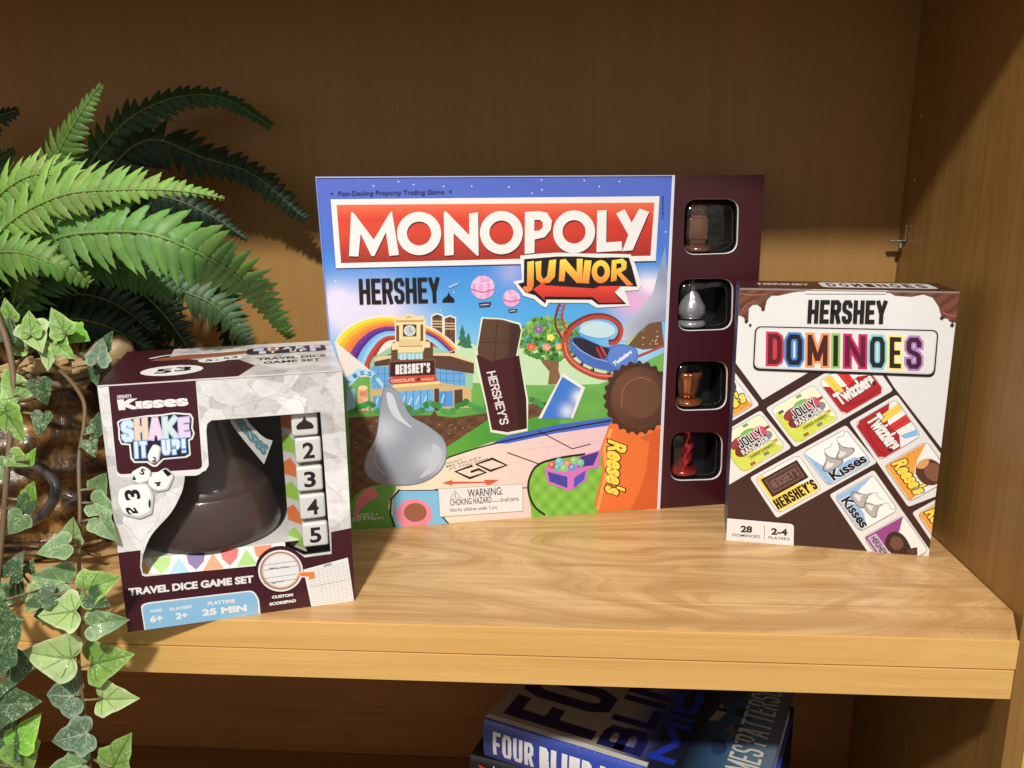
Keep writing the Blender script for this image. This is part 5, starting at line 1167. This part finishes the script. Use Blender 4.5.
frond([(10, 320, .1), (40, 280, .09), (80, 262, .085), (130, 272, .09), (170, 300, .1)], [14, 30, 34, 28, 20, 6], [10, 22, 26, 24, 18, 6], 26, c(62, 108, 44), .32, .1)
for i in range(13):
    x0, y0 = random.uniform(-20, 90), random.uniform(290, 350); a = random.uniform(-.9, .7); L_ = random.uniform(80, 130); Y0 = random.uniform(.10, .17)
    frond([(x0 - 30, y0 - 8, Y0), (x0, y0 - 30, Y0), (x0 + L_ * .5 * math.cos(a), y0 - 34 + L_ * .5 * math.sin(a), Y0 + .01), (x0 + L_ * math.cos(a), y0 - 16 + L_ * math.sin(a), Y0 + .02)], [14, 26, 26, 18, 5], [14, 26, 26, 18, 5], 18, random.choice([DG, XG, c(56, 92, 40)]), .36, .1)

# ---- ivy
ivy = tag(empty('ivy_plant', (BX, BY, .106)), 'variegated artificial ivy trailing from the basket over the shelf edge', 'ivy')
OUT = [(.0, -.02), (.10, -.13), (.24, -.17), (.38, -.12), (.47, .0), (.50, .12), (.43, .24), (.36, .36), (.31, .50), (.22, .66), (.12, .82), (.0, 1.0)]
OUT5 = [(.0, -.02), (.10, -.14), (.22, -.20), (.37, -.17), (.44, -.06), (.45, .04), (.52, .16), (.46, .28), (.36, .38), (.29, .48), (.26, .62), (.14, .80), (.0, 1.0)]
PAL = {'p': (c(160, 188, 116), c(194, 210, 156), c(120, 140, 66)), 'b': (c(122, 164, 66), c(158, 194, 100), c(84, 120, 48)), 'v': (c(104, 140, 86), c(150, 178, 128), c(150, 172, 120)),
       'd': (c(50, 84, 44), c(70, 104, 58), c(80, 110, 64)), 'g': (c(110, 172, 44), c(150, 200, 70), c(150, 196, 80)), 's': (c(88, 118, 92), c(150, 170, 146), c(150, 168, 140))}
def vine(stem, leaves, r=.0012):
    S3 = cr([at(*p) for p in stem], 8)
    Vt, Ft = tube(S3, lambda x: r * (1.1 - .3 * x), 7)
    so = link_mesh('vine', [v_ - ivy.location for v_ in Vt], Ft, M_stem, ivy, smooth=True) if len(stem) > 1 else None
    V, Fc, C_ = [], [], []
    for (x, y, size, ang, kd, *ex) in leaves:
        size *= .86          # leaf blade centre, length in photo units, tip direction (deg, 0 right, 90 up)
        near = min(S3, key=lambda q: (q - at(x, y, q.y)).length); Y = ex[0] if ex else near.y + random.uniform(-.012, .004)
        ctr = at(x, y, Y); sc_ = (ctr - CAM).length / F * size; a = rad(ang)
        rt, upv, bk_ = RM.col[0], RM.col[2], RM.col[1]
        d = (rt * math.cos(a) + upv * math.sin(a) + bk_ * random.uniform(-.35, .25)).normalized(); n_ = (-bk_ + rt * random.uniform(-.35, .35) + upv * random.uniform(0, .5)).normalized()
        n_ = (n_ - d * n_.dot(d)).normalized(); w_ = d.cross(n_); org = ctr - d * (sc_ * .42); out = random.choice([OUT, OUT, OUT5]); fold = random.uniform(.12, .40); curl = random.uniform(-.12, .32)
        mid_, edge, vein = PAL[kd]; jit = random.uniform(.9, 1.1)
        def P3(px_, py_, lift=0): return org + w_ * (px_ * sc_) + d * (py_ * sc_) + n_ * (sc_ * (fold * abs(px_) * (1 - abs(px_)) - curl * py_ * py_ + .03 * math.sin(px_ * 17 + py_ * 9 + x) * abs(px_) * 2) + lift)
        pts = []
        pts = [tuple(p_) for p_ in cr(out, 3)]
        for sg in (1, -1):
            b0 = len(V); asym = random.uniform(.9, 1.08)
            for (px_, py_) in pts:
                my = min(.97, max(0, py_ * .9 + .02))
                for f, cc in ((0, mid_), (.35, mid_), (.72, mid_), (1, edge)):
                    V.append(P3(sg * px_ * f * asym, my + (py_ - my) * f)); C_.append(tuple(u * jit for u in cc[:3]) + (1,))
            for i in range(len(pts) - 1):
                for q in range(3):
                    a_ = b0 + i * 4 + q; f = (a_, a_ + 1, a_ + 5, a_ + 4); Fc.append(f if sg > 0 else f[::-1])
        for tip in ((0, .93), (.42, .10), (-.42, .10), (.30, .52), (-.30, .52), (.2, -.12), (-.2, -.12)):
            y0_ = 0 if abs(tip[1]) < .2 or tip[0] == 0 else .12; b0 = len(V); st_ = 5
            for j in range(st_ + 1):
                t = j / st_; px_, py_ = tip[0] * t, y0_ + (tip[1] - y0_) * t; wv = .020 * (1 - .8 * t) * (1.4 if tip[0] == 0 else .8); dx, dy = tip[0], tip[1] - y0_; l = math.hypot(dx, dy); ox, oy = -dy / l * wv, dx / l * wv
                V.append(P3(px_ + ox, py_ + oy, .0003)); V.append(P3(px_ - ox, py_ - oy, .0003)); C_ += [vein, vein]
            for j in range(st_): a_ = b0 + 2 * j; Fc.append((a_, a_ + 1, a_ + 3, a_ + 2))
        q = min(S3, key=lambda s_: (s_ - org).length)
        if (q - org).length < .05:
            Vp, Fp = tube([q, q.lerp(org, .5) + Vector((0, -.002, .001)), org + d * sc_ * .03 + n_ * .0004], .0008, 5); b0 = len(V); V += Vp; Fc += [tuple(b0 + i for i in f) for f in Fp]; C_ += [c(128, 110, 72)] * len(Vp)
    link_mesh('foliage', [v_ - ivy.location for v_ in V], Fc, M_ivy, so or ivy, smooth=True, cols=C_)
vine([(46, 360, .055), (66, 376, .045), (83, 400, .03), (84, 425, .02), (79, 460, .005), (80, 510, -.012), (79, 560, -.022), (79, 620, -.03), (79, 668, -.035), (86, 720, -.038), (91, 775, -.04), (92, 800, -.04)],
     [(74, 529, 27, 75, 'p'), (54, 548, 31, 195, 'v'), (50, 580, 40, 170, 'v'), (100, 584, 43, 20, 'b'), (60, 613, 40, 190, 'p'), (107, 623, 35, 5, 'v'), (49, 656, 48, 170, 'p'), (109, 660, 46, 15, 'b'), (61, 696, 42, 185, 's'),
      (116, 699, 38, 3, 'p'), (70, 738, 40, 195, 's'), (119, 754, 44, 60, 'b'), (68, 768, 36, 190, 'v'), (101, 482, 26, 50, 'v'), (104, 507, 30, -20, 'v'), (106, 528, 30, -50, 'v'), (96, 424, 22, 80, 'd'), (92, 448, 20, -60, 'd'), (98, 600, 24, -30, 'd'), (40, 600, 26, 200, 'd')])
vine([(-5, 310, .05), (8, 345, .04), (14, 385, .03), (11, 430, .02), (7, 475, .01), (2, 540, 0), (-4, 600, -.01)],
     [(12, 384, 34, 120, 'b'), (14, 424, 36, -60, 'b'), (-2, 408, 30, 170, 'p'), (42, 392, 26, -80, 'd'), (41, 424, 24, -95, 'd'), (32, 492, 26, 60, 'g'), (22, 508, 24, 220, 'd'), (33, 455, 16, 60, 'g'), (16, 524, 26, 230, 'v'), (-4, 470, 26, 200, 'v'), (20, 460, 22, -30, 'b')], .002)
vine([(10, 372, .06), (30, 352, .055), (50, 345, .05), (70, 350, .05), (96, 366, .06)],
     [(30, 324, 24, 95, 'b'), (36, 338, 32, -60, 'p'), (58, 322, 30, 120, 'b'), (62, 336, 26, 60, 'b'), (80, 337, 28, -20, 'g'), (49, 356, 27, -95, 'p'), (64, 350, 24, -40, 'b'), (18, 345, 24, 160, 'b'), (6, 330, 24, 80, 'd'), (100, 352, 26, 80, 's'), (96, 376, 20, -70, 'd'), (8, 310, 22, 100, 'b'), (108, 340, 20, 60, 'd')])
vine([(-30, 560, -.02), (-10, 600, -.03), (2, 640, -.04), (6, 690, -.045), (12, 730, -.045), (10, 790, -.045)],
     [(36, 599, 30, 235, 'p', -.012), (8, 640, 46, 60, 'd'), (12, 668, 54, 20, 'd'), (14, 704, 46, 5, 'd'), (26, 732, 34, 55, 'g'), (6, 742, 44, -60, 'd'), (24, 758, 34, -80, 'b'), (-4, 610, 40, 100, 'd'), (0, 770, 40, -30, 'd'), (-6, 715, 36, 100, 'd')], .002)
vine([(-10, 560, .02), (10, 570, .01), (24, 576, .005)], [(14, 566, 26, 65, 'd'), (20, 588, 20, 70, 'd'), (46, 612, 28, 200, 'd', -.005), (30, 566, 14, 70, 'd'), (2, 590, 26, 160, 'v')], .001)
#@@LIGHT
def area(name, loc, target, size, power, col):
    l = bpy.data.lights.new(name, 'AREA'); l.shape = 'DISK'; l.size = size; l.energy = power; l.color = col
    o = bpy.data.objects.new(name, l); COL.objects.link(o); o.location = loc
    o.rotation_euler = (Vector(target) - Vector(loc)).to_track_quat('-Z', 'Y').to_euler(); return o
area('ceiling_lamp', (-.467, -1.35, 1.545), (-.35, .1, .1), .12, 53, (1, .97, .935))
area('ceiling_lamp', (.75, -1.5, 2.0), (-.35, .1, .1), .12, 5, (1, .93, .85))
w = bpy.data.worlds.new('World'); S.world = w; w.use_nodes = True
bg = w.node_tree.nodes['Background']; bg.inputs[0].default_value = (1, .93, .84, 1); bg.inputs[1].default_value = .41
# the room: a pale ceiling above, a darker floor below
wt = w.node_tree; tc_ = wt.nodes.new('ShaderNodeTexCoord'); sx_ = wt.nodes.new('ShaderNodeSeparateXYZ'); wr = wt.nodes.new('ShaderNodeValToRGB')
wt.links.new(tc_.outputs['Generated'], sx_.inputs[0]); wm = wt.nodes.new('ShaderNodeMath'); wm.operation = 'MULTIPLY_ADD'; wm.inputs[1].default_value = .5; wm.inputs[2].default_value = .5
wt.links.new(sx_.outputs[2], wm.inputs[0]); wt.links.new(wm.outputs[0], wr.inputs[0])
for e_, (p_, c_) in zip(wr.color_ramp.elements, ((.38, (.42, .37, .32, 1)), (.56, (1.42, 1.32, 1.2, 1)))): e_.position = p_; e_.color = c_
wt.links.new(wr.outputs[0], bg.inputs[0])
S.view_settings.view_transform = 'Standard'; S.view_settings.look = 'None'; S.view_settings.exposure = 0; S.view_settings.gamma = 1
S.cycles.max_bounces = 8; S.cycles.transparent_max_bounces = 16; S.cycles.caustics_reflective = False; S.cycles.caustics_refractive = False
